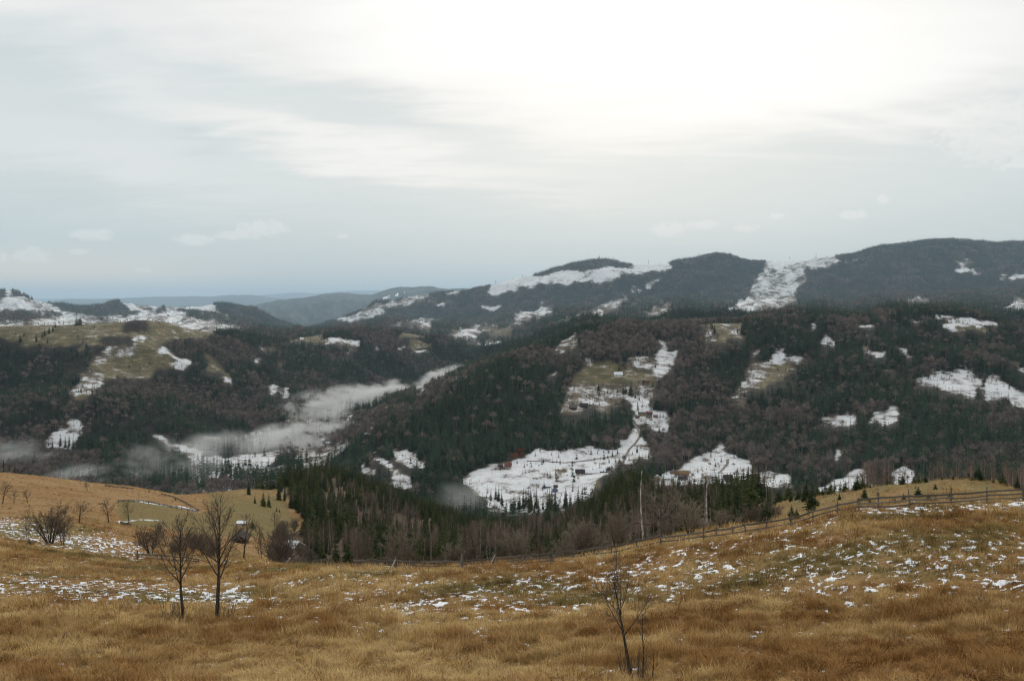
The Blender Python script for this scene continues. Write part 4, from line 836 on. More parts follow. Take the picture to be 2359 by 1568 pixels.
sh(1, 623, 1262, 1215, 165, 'bare forked bush between the tall thin tree and the thicket', .9)
sh(1, 649, 1270, 1208, 155, 'dark bare bush in front of the snow covered shed roof', 1.0)
sh(1, 834, 1290, 1200, 118, 'upright bare tree with several stems behind the leaning log', .8, 'tree', 'bare_tree')
sh(5, 922, 1285, 1203, 116, 'wide rounded grey bush behind the middle of the fence', 1.05)
sh(4, 1100, 1282, 1196, 108, 'dark bare tree with a low fork behind the middle fence', 1.1, 'tree', 'bare_tree')
sh(6, 1060, 1285, 1232, 112, 'low twiggy bush left of the low forked tree', 1.1)
sh(5, 1190, 1280, 1203, 112, 'broad grey bush right of the low forked tree', 1.0)
sh(6, 1367, 1272, 1228, 102, 'low pale twiggy bush at the fence beside the broken branch', 1.3)
sh(5, 1420, 1262, 1160, 108, 'big pale twiggy bush left of the white birch', .85)
sh(5, 1660, 1225, 1165, 112, 'pale twiggy bush right of the second birch', 1.0)
sh(6, 1700, 1218, 1178, 112, 'low twiggy bush by the leaning fence post', 1.1)
# ---- the big crooked orchard tree and the two white birches at the fence
OSPEC = [dict(n=5, wig=.05, up=0, k=8, kids=12, t0=.42, t1=1, ang=58, angv=12, ratio=1.25, fall=.3, rr=.5, rmin=.05),
         dict(n=6, wig=.20, up=.05, k=5, kids=8, t0=.2, t1=1, ang=42, ratio=.50, rr=.5, rmin=.012), dict(n=5, wig=.22, up=.03, k=4, kids=8, t0=.2, t1=1, ang=42, ratio=.5, rr=.55, rmin=.012),
         dict(n=3, wig=.22, up=.02, k=3, kids=0, t0=.2, t1=1, ang=40, ratio=.5, rmin=.010)]
g0 = ground(1527, 112); kit = grow('orchard', 601, [((0, 0, -.4), (-.12, 0, 1), 3.6, .24)], OSPEC, M_BARK, M_PTWIG, 2)
H0 = max(v.co.z for v in kit[1].vertices); s = ((-(1114 - YH) / FD * 112) - g0.z) / H0
plant('bare_tree', kit, g0, 0.4, (s * 1.25, s * 1.25, s), 'big spreading bare tree with a thick dark trunk between two white birches', 'tree')
WSPEC = [dict(n=9, wig=.02, up=0, k=7, kids=20, t0=.22, t1=.98, ang=58, ratio=.17, fall=.5, rr=.22, rmin=.02, pw=1.3),
         dict(n=5, wig=.16, up=.02, k=3, kids=5, t0=.3, t1=1, ang=38, ratio=.5, rr=.5, rmin=.006), dict(n=3, wig=.2, up=0, k=3, kids=0, t0=.3, t1=1, ang=30, ratio=.5, rmin=.005)]
for i, (x, Y, yt, r, lean, lab) in enumerate(((1483, 108, 1084, .135, -.075, 'tall slender white birch, tallest tree standing right at the fence'), (1628, 106, 1088, .125, -.02, 'white birch with a broken top, right of the big spreading tree'))):
    g0 = ground(x, Y); kit = grow('white_birch%d' % i, 620 + i, [((0, 0, -.3), (lean, 0, 1), (-(yt - YH) / FD * Y) - g0.z + .3, r)], WSPEC, M_BIRCH, M_TWIG, 1)
    plant('birch_tree', kit, g0, 0, 1, lab, 'birch')
# ---- the bare trees on the near meadow
TSPEC = [dict(n=10, wig=.028, up=0, k=8, kids=17, t0=.42, t1=.97, ang=36, angv=7, ratio=.46, fall=.48, rr=.5, rmin=.022, pw=.8),
         dict(n=6, wig=.075, up=.045, k=5, kids=10, t0=.22, t1=1, ang=30, angv=8, ratio=.48, rr=.55, rmin=.009), dict(n=4, wig=.10, up=.03, k=3, kids=5, t0=.2, t1=1, ang=30, ratio=.50, rr=.6, rmin=.008),
         dict(n=2, wig=.1, up=.02, k=3, kids=0, t0=.2, t1=1, ang=28, ratio=.55, rmin=.0075)]
def shoots(R, n, H, sp_): return [((R.uniform(-sp_, sp_) * .6, R.uniform(-.25, .25), -.1), (R.uniform(-.25, .25), R.uniform(-.2, .2), 1), H * R.uniform(.5, 1.1), .012) for _ in range(n)]
BASAL = [dict(n=4, wig=.05, up=.01, k=3, kids=3, t0=.3, t1=.9, ang=18, ratio=.5, rr=.7, rmin=.008), dict(n=2, wig=.06, up=0, k=3, kids=0, t0=.3, t1=1, ang=20, ratio=.5, rmin=.006)]
def meadow_tree(i, x, y, ytop, r, lean, spec, label, basal):
    g0 = spot(x, y, 1, 3); H = (-(ytop - YH) / FD * g0.y) - g0.z
    kit = grow('meadow_tree%d' % i, 640 + i, [((0, 0, -.25), lean, H * .97, r)], spec, M_BARK, M_TWIG, 2)
    o = plant('bare_tree', kit, g0, 0, 1, label, 'tree')
    if basal:
        R = random.Random(660 + i); st = [((bx + q[0][0], q[0][1], q[0][2]), *q[1:]) for q in shoots(R, basal[0], basal[1], basal[2]) for bx in (basal[3],)]
        ka, kb = grow('basal%d' % i, 670 + i, st, BASAL, M_TWIG, M_TWIG, 0); mesh_obj('basal_shoots', kb, o)
    return o
meadow_tree(0, 422, 1438, 1196, .115, (-.03, 0, 1), TSPEC, 'slender bare tree on the meadow, left one of the pair', (26, 1.5, .9, -.55))
meadow_tree(1, 501, 1440, 1172, .150, (-.045, 0, 1), TSPEC, 'taller bare tree on the meadow, right one of the pair', (16, 1.3, .6, .5))
SSPEC = [dict(n=9, wig=.03, up=0, k=8, kids=8, t0=.46, t1=.97, ang=42, angv=8, ratio=.52, fall=.4, rr=.5, rmin=.012, pw=.8)] + [dict(q) for q in TSPEC[1:]]
SSPEC[0].update(kids=11); SSPEC[1].update(kids=9, rmin=.009); SSPEC[2].update(kids=5, rmin=.0065); SSPEC[3].update(rmin=.006)
meadow_tree(2, 1456, 1563, 1318, .085, (-.12, 0, 1), SSPEC, 'small bare tree rising out of the grass at the bottom edge', (22, 1.1, .9, .1))
S2 = [dict(n=8, wig=.05, up=0, k=6, kids=7, t0=.45, t1=.97, ang=36, ratio=.30, fall=.5, rr=.5, rmin=.008), dict(n=4, wig=.1, up=.03, k=3, kids=4, t0=.3, t1=1, ang=32, ratio=.5, rmin=.005), dict(n=2, wig=.1, up=0, k=3, kids=0, t0=.2, t1=1, ang=30, ratio=.5, rmin=.004)]
meadow_tree(3, 1481, 1562, 1395, .040, (.01, 0, 1), S2, 'thin bare sapling just right of the small bottom edge tree', None)
meadow_tree(4, 1503, 1563, 1480, .034, (.05, 0, 1), S2, 'short broken sapling stem, rightmost beside the small bottom edge tree', None)

# ---------------------------------------------------------------- fences
def m_wood(h, b):
    o = h.new('ShaderNodeTexCoord').outputs['Object']; n = h.noise(sc(h, o, 3, 3, 9), 2.0, 5, .7)
    c = h.mix(rnd(h), c4(.13, .113, .096), c4(.25, .222, .19)); bump(h, b, n, .5, .02)
    return h.mix(h.sstep(n, .35, .65), h.mix(1.0, c, c4(.55, .53, .5), 'MULTIPLY'), c)
M_WOOD = mat('weathered_wood', m_wood); M_PALEWOOD = mat('pale_split_wood', lambda h, b: h.mix(rnd(h), c4(.36, .30, .22), c4(.46, .40, .32)))
RF = random.Random(5)
def fence(name, label, posts, rails, thick=.11, group=None, m=None):
    """posts: (ground point, height, lean along the fence). rails: list of (i, j, height at i, height at j)"""
    base = posts[0][0]; root = tag(empty(name, base), label, 'fence', group)
    for (g0, hh, lean) in posts:
        b = MB(); q = np.array(g0 - base); t = thick * RF.uniform(.75, 1.2); e = q + np.array((lean * hh, RF.uniform(-.04, .04) * hh, hh))
        b.tube([q - np.array((0, 0, .4)), q + (e - q) * .5, e], [t * .62, t * .58, t * .5], 7); mesh_obj('post', b.mesh('post', m or M_WOOD), root)
    for (i, j, hi, hj, w) in rails:
        A, B_ = np.array(posts[i][0] - base), np.array(posts[j][0] - base); d = (B_ - A) / np.linalg.norm(B_ - A); off = np.array((d[1], -d[0], 0)) * (thick * .75)
        a = A + np.array((posts[i][2] * hi, 0, hi)) + off - d * .2; e = B_ + np.array((posts[j][2] * hj, 0, hj)) + off + d * .2
        b = MB(); u = np.array((0, 0, w / 2)); v = off / np.linalg.norm(off) * .022; mid_ = (a + e) / 2 - np.array((0, 0, RF.uniform(0, .05)))
        ring = [[c + s1 * u + s2 * v for (s1, s2) in ((-1, -1), (1, -1), (1, 1), (-1, 1))] for c in (a, mid_, e)]; b.v = [tuple(p_) for r_ in ring for p_ in r_]
        for k in (0, 4):
            for q in range(4): b.f.append((k + q, k + (q + 1) % 4, k + 4 + (q + 1) % 4, k + 4 + q))
        b.f += [(0, 3, 2, 1), (8, 9, 10, 11)]; mesh_obj('rail', b.mesh('rail', m or M_WOOD), root)
    return root
fy = lambda x: float(np.interp(x, GX, KY[3]))
P6 = [(520, 60, 0), (583, 65, 0), (690, 50, .03), (790, 45, 0), (885, 48, 0), (968, 70, -.05), (1003, 70, 0), (1250, 115, 0), (1400, 70, .02), (1505, 115, -.03), (1625, 80, 0), (1698, 120, 0), (1850, 130, -.04), (2125, 130, 0)]
P7 = [(60, 95, .02), (355, 125, 0), (550, 125, 0), (740, 95, 0), (890, 100, 0), (1120, 145, -.08), (1335, 105, -.05), (1718, 135, -.02), (1830, 120, 0), (1978, 70, 0), (2105, 110, -.30), (2280, 130, 0)]
P8 = [(205, 140, 0), (403, 110, 0), (622, 115, 0), (815, 120, 0), (990, 145, 0), (1275, 160, -.13), (1640, 160, 0), (1960, 135, 0), (2288, 140, 0)]
posts = [(ORG[s_][0] + K_ * x, h_ * K_, l_) for s_, L in ((6, P6), (7, P7), (8, P8)) for (x, h_, l_) in L] + [(2440, 36, 0), (2530, 36, 0)]
FP = [(ground(x, fy(x)), h_ * fy(x) / FD, l_) for (x, h_, l_) in posts]
rails = []; thin_lo = {1: 0, 3: 0, 4: 0}
for i in range(len(FP) - 1):
    three = posts[i][0] > 1960; h0 = 1.0
    hs = (.98, .62, .26) if three else (.86, .50, .18) if 1060 < posts[i][0] < 1290 else (.78, .36)
    for k, hh in enumerate(hs):
        if i in (2, 3) and k == 0: continue
        if 15 < i < 18 and k == 2: continue
        rails.append((i, i + 1, hh + RF.uniform(-.07, .07), hh + RF.uniform(-.07, .07), .15 if k == 0 else .12))
fence('wooden_fence', 'long weathered post and rail fence along the lower edge of the meadow', FP, rails)
L5 = [(1232, 80, 0), (1450, 60, 0), (1560, 55, 0), (1672, 90, 0), (1780, 40, 0)]
FL = [(ground(K_ * x, fy(K_ * x) * .985), h_ * K_ * fy(K_ * x) / FD, 0) for (x, h_, _) in L5]
fence('wooden_fence', 'short rickety rail fence behind the pair of bare trees', FL, [(i, i + 1, .95 + RF.uniform(-.1, .1), .95 - .25 * (i > 2), .16) for i in range(4)] + [(i, i + 1, .5, .45, .13) for i in range(4)], .16)
def pole(p0, p1, label, r=.05, m=None):
    base = Vector(p0); b = MB(); b.tube([np.array((0, 0, 0.0)), np.array(Vector(p1) - base) * .5 + np.array((0, 0, .01)), np.array(Vector(p1) - base)], [r, r * .95, r * .8], 7)
    o = mesh_obj('pole', b.mesh('pole', m or M_PALEWOOD)); o.location = base; return tag(o, label, 'pole')
def up(x, y, dY=-.4):
    Y = fy(x) + dY; return Vector(((x - XC) / FD * Y, Y, -(y - YH) / FD * Y))
def foot(x, dY=-1.2): g0 = ground(x, fy(x) + dY); return g0 - Vector((0, 0, .08))
pole(foot(654, -2.0), up(668, 1285, -1.5), 'pale log lying tilted at the end of the long fence', .11)
pole(foot(900), up(911, 1288), 'pale pole leaning on the fence right of the broken rail', .075)
pole(foot(1127), up(1141, 1276), 'long thin pale pole leaning across the three rail part of the fence', .05)
pole(foot(1198), up(1206, 1281), 'short grey pole leaning near the tall square post', .06, M_WOOD)
pole(foot(1060), up(1064, 1274), 'grey pole leaning on a post left of the three rail part', .07, M_WOOD)
pole(foot(349, -1.6), up(347, 1261, -1.5), 'pale upright stake standing at the short rickety fence', .17)
pole(foot(1358, -.6), up(1343, 1274), 'dark broken branch hanging on the fence rails', .06, M_BARK)
def hill_fence(label, pts, n, hD):
    ps = []
    for k in range(n):
        t = k / (n - 1) * (len(pts) - 1); i = min(int(t), len(pts) - 2); f = t - i; x = pts[i][0] * (1 - f) + pts[i + 1][0] * f; y = pts[i][1] * (1 - f) + pts[i + 1][1] * f
        g0 = spot(x, y, 4, 7); ps.append((g0, hD * g0.y / FD * RF.uniform(.85, 1.2), 0))
    fence('wooden_fence', label, ps, [(i, i + 1, ps[i][1] * f, ps[i + 1][1] * f, .2) for i in range(n - 1) for f in (.8, .45)], .2)
hill_fence('far rail fence along the upper edge of the green pasture', [(272, 1157), (316, 1156), (360, 1162), (410, 1172), (455, 1180)], 16, 5.5)
hill_fence('faint rail fence running down the brow to the green pasture', [(372, 1139), (400, 1146), (430, 1160), (458, 1177)], 10, 4.5)
hill_fence('rail fence at the lower corner of the green pasture', [(278, 1207), (288, 1209), (300, 1210)], 6, 5.5)
hill_fence('tiny fence on the skyline of the brown hillside', [(243, 1121), (270, 1123), (306, 1127)], 7, 4.5)

# ---------------------------------------------------------------- huts and houses
def wallm(name, col, k=.75): return mat(name, lambda h, b: h.mix(h.sstep(h.noise(h.new('ShaderNodeTexCoord').outputs['Object'], 1.5, 4, .7), .35, .65), c4(*[v * k for v in col]), c4(*col)))
M_SNOWROOF = wallm('snow_on_roof', (.80, .82, .85), .9); M_DARKROOF = wallm('dark_roof', (.060, .050, .050)); M_REDROOF = wallm('red_brown_roof', (.20, .085, .07)); M_GREYROOF = wallm('grey_board_roof', (.14, .12, .11))
M_WHITEW = wallm('whitewash', (.72, .68, .60), .88); M_YELW = wallm('yellow_plaster', (.62, .48, .20)); M_LOGW = wallm('log_wall', (.105, .078, .058), .6); M_BROWNW = wallm('brown_boards', (.26, .155, .085)); M_BLUEW = wallm('blue_boards', (.22, .22, .42)); M_PINKW = wallm('pink_plaster', (.52, .36, .32)); M_CREAM = wallm('cream_boards', (.60, .50, .34))
M_GLASS = mat('window_glass', lambda h, b: c4(.02, .022, .026), .15, .5)
def house(g0, w, dpt, hw, hr, wall, roof, label, name='house', cat='house', rz=0.0, gable=False, wins=2, chimney=False):
    o = tag(empty(name, g0 - Vector((0, 0, .25)), rz + (math.pi / 2 if gable else 0)), label, cat)
    if gable: w, dpt = dpt, w
    b = MB(); z0 = -.8; pts = [(-w/2, -dpt/2), (w/2, -dpt/2), (w/2, dpt/2), (-w/2, dpt/2)]
    b.v = [(x, y, z) for z in (z0, hw) for (x, y) in pts] + [(-w/2, 0, hw + hr), (w/2, 0, hw + hr)]
    b.f = [(0, 1, 5, 4), (2, 3, 7, 6), (1, 2, 6, 9, 5), (3, 0, 4, 8, 7), (3, 2, 1, 0)]
    mesh_obj('wall', b.mesh('wall', wall), o)
    b = MB(); e = .07 * w + .25; e2 = .10 * dpt + .2; k = hr / (dpt / 2); t = .16 + .02 * dpt
    for s_ in (-1, 1):
        n0 = len(b.v); y1 = s_ * (dpt / 2 + e2); z1 = hw - k * e2
        b.v += [(-w/2 - e, 0, hw + hr + .03), (w/2 + e, 0, hw + hr + .03), (w/2 + e, y1, z1 + .03), (-w/2 - e, y1, z1 + .03), (-w/2 - e, 0, hw + hr + t), (w/2 + e, 0, hw + hr + t), (w/2 + e, y1, z1 + t), (-w/2 - e, y1, z1 + t)]
        b.f += [tuple(n0 + q for q in f_) for f_ in ((0, 1, 2, 3), (7, 6, 5, 4), (0, 4, 5, 1), (1, 5, 6, 2), (2, 6, 7, 3), (3, 7, 4, 0))]
    ro = mesh_obj('roof', b.mesh('roof', roof), o)
    if chimney: b = MB(); b.box((w * .2, dpt * .12, hw + hr * .9 + .5), .7, .7, 1.6); mesh_obj('chimney', b.mesh('chimney', M_BROWNW), ro)
    fw, fy_ = (dpt, w) if gable else (w, dpt)
    for i in range(wins):
        u = (i + .5) / wins - .5; b = MB(); ww, wh = min(1.5, fw / wins * .5), min(1.5, hw * .5)
        if gable: b.box((-w/2 - .03, u * fw * .9, hw * .55), .1, ww, wh)
        else: b.box((u * fw * .9, -dpt/2 - .03, hw * .55), ww, .1, wh)
        mesh_obj('window', b.mesh('window', M_GLASS), o)
    return o
def hs(sheet_, x, y, w, hgt, wall, roof, label, a=7, b=11, **kw):
    px, py = ORG[sheet_][0] + K_ * x, ORG[sheet_][1] + K_ * y; g0 = spot(px, py, a, b); big = 1.1 if a >= 7 else 1.0; W_ = big * w * K_ * g0.y / FD; Hh = big * hgt * K_ * g0.y / FD
    rf_ = kw.pop('rf', .5)
    return house(g0, W_, kw.pop('dp', min(W_ * .75, 8.0)), Hh * (1 - rf_), Hh * rf_, wall, roof, label, **kw)
hs(7, 610, 672, 66, 50, M_WHITEW, M_DARKROOF, 'white farmhouse with a dark hipped roof beside the long barns', chimney=True)
hs(7, 705, 658, 122, 32, M_CREAM, M_SNOWROOF, 'long cream barn under a snowy roof, right against the farmhouse', name='barn', cat='barn', wins=3, dp=11)
hs(7, 815, 642, 88, 30, M_BROWNW, M_SNOWROOF, 'brown barn with a snowy roof at the right end of the farm', name='barn', cat='barn', wins=0, dp=11)
hs(7, 203, 762, 74, 48, M_WHITEW, M_SNOWROOF, 'white house under a snowy roof on the left of the lower clearing', chimney=True)
hs(7, 308, 778, 66, 30, M_LOGW, M_SNOWROOF, 'low dark hut between the white house and the blue one', name='hut', cat='hut', wins=1)
hs(7, 385, 818, 42, 36, M_BLUEW, M_GREYROOF, 'small blue hut low on the snowy clearing', name='hut', cat='hut', wins=2, gable=True)
hs(7, 390, 782, 30, 22, M_LOGW, M_DARKROOF, 'tiny dark shed above the blue hut', name='shed', cat='shed', wins=0)
hs(7, 1168, 142, 58, 34, M_YELW, M_GREYROOF, 'yellow house in the group on the middle snow clearing', chimney=True)
hs(7, 1230, 126, 44, 26, M_LOGW, M_REDROOF, 'dark red roofed hut above the others on the middle clearing', name='hut', cat='hut', wins=1)
hs(7, 1228, 163, 40, 28, M_CREAM, M_GREYROOF, 'cream hut in the middle of the group on the snow clearing', name='hut', cat='hut', wins=1)
hs(7, 1122, 160, 32, 24, M_BROWNW, M_GREYROOF, 'brown hut leftmost of the group on the middle clearing', name='hut', cat='hut', wins=0)
hs(7, 1286, 154, 30, 20, M_BROWNW, M_REDROOF, 'small red roofed hut rightmost of the group on the middle clearing', name='hut', cat='hut', wins=0)
hs(7, 548, 78, 56, 34, M_LOGW, M_GREYROOF, 'dark log hut left of its twin at the edge of the spruce wood', name='hut', cat='hut', wins=1)
hs(7, 645, 62, 60, 34, M_LOGW, M_DARKROOF, 'dark log hut with a black roof right of its twin', name='hut', cat='hut', wins=1)
hs(3, 952, 1354, 62, 36, M_WHITEW, M_SNOWROOF, 'white cottage high on the olive clearing', wins=2, chimney=True)
hs(3, 1216, 1408, 26, 16, M_REDROOF, M_REDROOF, 'small red shed on the olive clearing', name='shed', cat='shed', wins=0)
hs(7, 1455, 668, 62, 44, M_BROWNW, M_GREYROOF, 'brown hut behind the two snowy roofs in the right hamlet', name='hut', cat='hut', wins=1, gable=True)
hs(7, 1535, 670, 82, 36, M_BROWNW, M_BROWNW, 'brown boarded barn at the top of the right hamlet', name='barn', cat='barn', wins=0)
hs(7, 1305, 712, 52, 40, M_CREAM, M_SNOWROOF, 'cream gabled house left in the right hamlet', gable=True, wins=1)
hs(7, 1400, 714, 88, 46, M_WHITEW, M_SNOWROOF, 'wide white house under snow in the right hamlet', wins=3)
hs(7, 1530, 720, 60, 40, M_WHITEW, M_DARKROOF, 'white house with a black roof in the right hamlet', wins=2)
hs(7, 1250, 736, 44, 32, M_PINKW, M_SNOWROOF, 'small pink hut lowest and leftmost in the right hamlet', name='hut', cat='hut', wins=1)
hs(7, 1812, 690, 50, 36, M_WHITEW, M_SNOWROOF, 'snowy roofed house alone beside the second birch top', wins=2)
hs(7, 1935, 712, 64, 42, M_LOGW, M_DARKROOF, 'dark log house at the right end of the hamlet', wins=1)
hs(6, 2258, 376, 52, 40, M_PINKW, M_REDROOF, 'pink house below the rusty trees at the left end of the clearing', wins=2)
hs(6, 2190, 370, 38, 26, M_LOGW, M_GREYROOF, 'grey hut left of the pink house', name='hut', cat='hut', wins=0)
hs(4, 1880, 926, 34, 22, M_WHITEW, M_SNOWROOF, 'white house on the high snowy clearing near the wood edge', wins=1)
hs(4, 1968, 920, 44, 22, M_GREYROOF, M_GREYROOF, 'grey hut right of the white house on the high clearing', name='hut', cat='hut', wins=0)
hs(4, 1222, 846, 36, 16, M_BROWNW, M_REDROOF, 'brown hut on the thin snow strip under the dark spruce ridge', name='hut', cat='hut', wins=0)
hs(2, 412, 542, 28, 24, M_CREAM, M_SNOWROOF, 'pale little house on the far hilltop above the valley', 11, 15, wins=1)
for i, (x, y, w, lab) in enumerate(((600, 140, 30, 'far white house in the misty valley'), (1000, 90, 40, 'far snowy roofed house at the wood edge in the misty valley'), (640, 165, 36, 'far low barn in the misty valley'))):
    hs(6, x, y, w, 20, (M_WHITEW, M_CREAM, M_LOGW)[i], M_SNOWROOF, lab, 7, 12, wins=1)
# near huts on the hillside
hs(5, 2160, 1048, 112, 86, M_LOGW, M_DARKROOF, 'dark log hut with a dark gable roof on the pasture', 4, 7, name='hut', cat='hut', wins=1, dp=5.0, rz=.15, rf=.34, gable=True)
hs(5, 2168, 886, 62, 36, M_LOGW, M_SNOWROOF, 'small dark shed with snow on its roof above the log hut', 4, 7, name='shed', cat='shed', wins=0, dp=2.2, rf=.3)
hs(6, 338, 1100, 92, 70, M_LOGW, M_SNOWROOF, 'shed with a big snow covered roof hidden in the thicket', 4, 7, name='shed', cat='shed', wins=0, dp=4.2, rf=.6, rz=-.4)
# beehives in a row
for i in range(6):
    px, py = ORG[7][0] + K_ * (392 + i * 9.5), ORG[7][1] + K_ * 727; g0 = spot(px, py, 7, 11); b = MB(); b.box((0, 0, .55), .75, .75, 1.1); o = mesh_obj('beehive', b.mesh('beehive', M_BROWNW)); o.location = g0
    tag(o, 'little brown beehive in the row on the snow', 'beehive', 'beehives in a row on the snow'); b = MB(); b.box((0, 0, 1.2), .95, .95, .2); mesh_obj('lid', b.mesh('lid', M_DARKROOF), o)
# power pylons on the far skyline
M_STEEL = mat('galvanised_steel', lambda h, b: c4(.20, .21, .22), .5, .4)
def pylon_mesh():
    b = MB(); H = 30.0
    def w(z): return 2.6 * (1 - z / H) ** 1.0 + .45
    cor = lambda z, i: np.array(((1, 1, -1, -1)[i] * w(z), (1, -1, -1, 1)[i] * w(z), z))
    lv = [0, 7, 13, 18, 22, 25, 28, 30]
    for i in range(4):
        b.tube([cor(z, i) for z in lv], [.22] * len(lv), 4)
        for a, c in zip(lv[:-1], lv[1:]): b.tube([cor(a, i), cor(c, (i + 1) % 4)], [.12, .12], 3); b.tube([cor(a, (i + 1) % 4), cor(c, i)], [.12, .12], 3)
    arm = MB()
    for z, L in ((21, 5.5), (24.5, 4.5), (28, 3.6)):
        for s_ in (-1, 1): arm.tube([np.array((s_ * .4, 0, z)), np.array((s_ * L, 0, z + .2))], [.25, .12], 4); arm.tube([np.array((s_ * .4, 0, z + 1.3)), np.array((s_ * L, 0, z + .2))], [.15, .1], 3)
    return b.mesh('pylon_tower', M_STEEL), arm.mesh('pylon_arms', M_STEEL)
PT, PA = pylon_mesh()
for (x, yt, lab) in ((1142, 646, 'lattice power pylon on the low snowy shoulder of the ridge, furthest left'), (1203, 632, 'lattice power pylon left of the wooded summit'), (1381, 588, 'lattice power pylon on top of the first wooded summit'), (1413, 591, 'lattice power pylon on the falling side of the first summit'),
                     (1494, 603, 'lattice power pylon on the snowy saddle between two summits'), (1610, 582, 'lattice power pylon on the second wooded summit'), (1819, 593, 'lattice power pylon on the snowy pass, left of two'), (1880, 590, 'lattice power pylon on the snowy pass, right of two')):
    g0 = ground(x, float(np.interp(x, GX, KY[18])) - 20); o = tag(empty('power_pylon', g0, .5, 1.9), lab, 'pylon', 'power pylons on the ridge')
    mesh_obj('tower', PT, o); mesh_obj('crossarm', PA, o)

# ---------------------------------------------------------------- tracks and the valley road
M_TRACK = mat('trodden_track', lambda h, b: h.mix(h.sstep(h.noise(geo(h), .4, 4, .6), .4, .6), c4(.10, .080, .062), c4(.26, .235, .21)))
def track(name, label, pts, a, b, w, m=M_TRACK, lift=.25):
    L = []
    for (x0, y0), (x1, y1) in zip(pts[:-1], pts[1:]):
        n = max(2, int(math.hypot(x1 - x0, y1 - y0) / 3))
        for k in range(n): t = k / n; L.append(spot(x0 + (x1 - x0) * t + random.uniform(-.6, .6), y0 + (y1 - y0) * t, a, b))
    V, F = [], []
    for i, p in enumerate(L):
        d = L[min(i + 1, len(L) - 1)] - L[max(i - 1, 0)]; d.z = 0; d.normalize(); s_ = Vector((d.y, -d.x, 0)) * w / 2
        for sg in (-1, 1):
            q = p + s_ * sg; g0 = ground_xy(q.x, q.y); V.append((q.x, q.y, g0.z + lift))
    for i in range(len(L) - 1): F.append((2 * i, 2 * i + 1, 2 * i + 3, 2 * i + 2))
    return tag(mesh_obj(name, make_mesh(name, V, F, m)), label, 'road' if 'road' in name else 'track', None, 'structure')
random.seed(3)
q7 = lambda *L: [(ORG[7][0] + K_ * x, ORG[7][1] + K_ * y) for x, y in L]
track('track', 'trodden track winding up the snowy clearing between the woods', q7((985, 580), (1010, 520), (1050, 440), (1110, 380), (1150, 320), (1120, 250), (1070, 180), (1050, 110)), 7, 11, 4)
track('track', 'brown track along the upper edge of the lower clearing', q7((130, 545), (300, 548), (480, 560), (640, 545), (800, 520), (960, 490)), 7, 11, 4)
track('track', 'curved track over the right hamlet clearing', q7((1935, 530), (1930, 570), (1890, 620), (1840, 660), (1700, 690)), 7, 11, 4)
track('valley_road', 'dark road along the snowy valley floor', [(414, 1136), (470, 1121), (560, 1101), (640, 1083), (720, 1056)], 7, 12, 12, lift=.6)
# ---------------------------------------------------------------- snow and dry grass on the near meadow
def snow_amount(x, y):
    d_ = .012 + 0 * x
    for (pts, hw, s_) in (([(-150, 1200), (0, 1214), (120, 1238), (200, 1250), (260, 1258), (312, 1272)], 24, .50), ([(-60, 1345), (40, 1352), (120, 1356), (300, 1366), (420, 1366), (560, 1374)], 30, .34), ([(60, 1300), (350, 1318), (560, 1310)], 30, .12), ([(430, 1296), (600, 1305), (680, 1304)], 12, .18),
                          ([(560, 1350), (750, 1362), (1000, 1378), (1200, 1356), (1400, 1338)], 80, .115), ([(930, 1405), (1030, 1388), (1100, 1372)], 20, .28), ([(1200, 1345), (1350, 1340)], 40, .17), ([(1390, 1335), (1480, 1312), (1640, 1270)], 20, .22), ([(1500, 1330), (1700, 1300), (1900, 1290), (2359, 1270)], 60, .12),
                          ([(1840, 1350), (2000, 1335), (2150, 1325), (2359, 1350), (2500, 1360)], 58, .125), ([(1880, 1260), (2050, 1250), (2359, 1250)], 30, .06), ([(1980, 1183), (2100, 1176), (2200, 1170), (2359, 1163), (2500, 1158)], 11, .26), ([(1800, 1232), (1870, 1215), (1930, 1196)], 12, .16), ([(-50, 1540), (400, 1545)], 16, .05), ([(1330, 1535), (1420, 1545)], 16, .12)):
        d_ = np.maximum(d_, s_ * np.clip(band(x, y, pts, hw), 0, 1))
    return np.clip(d_, .002, .97)
def snow_n(X, Y, x, y):
    D_ = snow_amount(x, y); thr = .5 + .088 * 4.91 * ((1 - D_) ** .14 - D_ ** .14)
    Xs = X + .5 * Y
    k = np.clip(Y / 70, .6, 2.2) ** .5
    return .12 * fbm(Xs / (2.4 * k), (Y - .25 * X) / (1.5 * k), 91, 3) + .55 * fbm(Xs / (.47 * k), (Y - .25 * X) / (.31 * k), 93, 3) + .33 * fbm(X / (.26 * k), Y / (.20 * k), 95, 2) - thr
r0, r1 = RS[1], RS[4]; rr = np.arange(r0, r1, .62); cc = np.arange(0, NC - 1, .42)
RR, CC = np.meshgrid(rr, cc, indexing='ij'); G3 = grid_at(RR.ravel(), CC.ravel()); X, Y, Z = G3[:, 0], G3[:, 1], G3[:, 2]
xs, ys = XC + FD * X / Y, YH - FD * Z / Y
sn = snow_n(X, Y, xs, ys); hgt = np.clip(sn * 1.6, -.06, .05)
Vs = np.stack([X, Y, Z + hgt + .012], -1); m_ = (sn > -.03).reshape(RR.shape)
fm = m_[:-1, :-1] & m_[1:, :-1] & m_[:-1, 1:] & m_[1:, 1:]; i, j = np.nonzero(fm); w_ = RR.shape[1]; q = i * w_ + j
F4 = np.stack([q, q + 1, q + w_ + 1, q + w_], -1); used, invx = np.unique(F4, return_inverse=True)
def m_snow(h, b):
    n = h.noise(geo(h), 6.0, 4, .6); bump(h, b, n, .4, .05); return h.mix(h.sstep(n, .3, .7), c4(.66, .69, .73), c4(.80, .81, .82))
tag(mesh_obj('snow', make_mesh('snow', Vs[used], invx.reshape(F4.shape), mat('old_snow', m_snow, .6, .3), True)), 'thin old snow lying in patches between the dry grass tufts', 'snow', None, 'stuff')
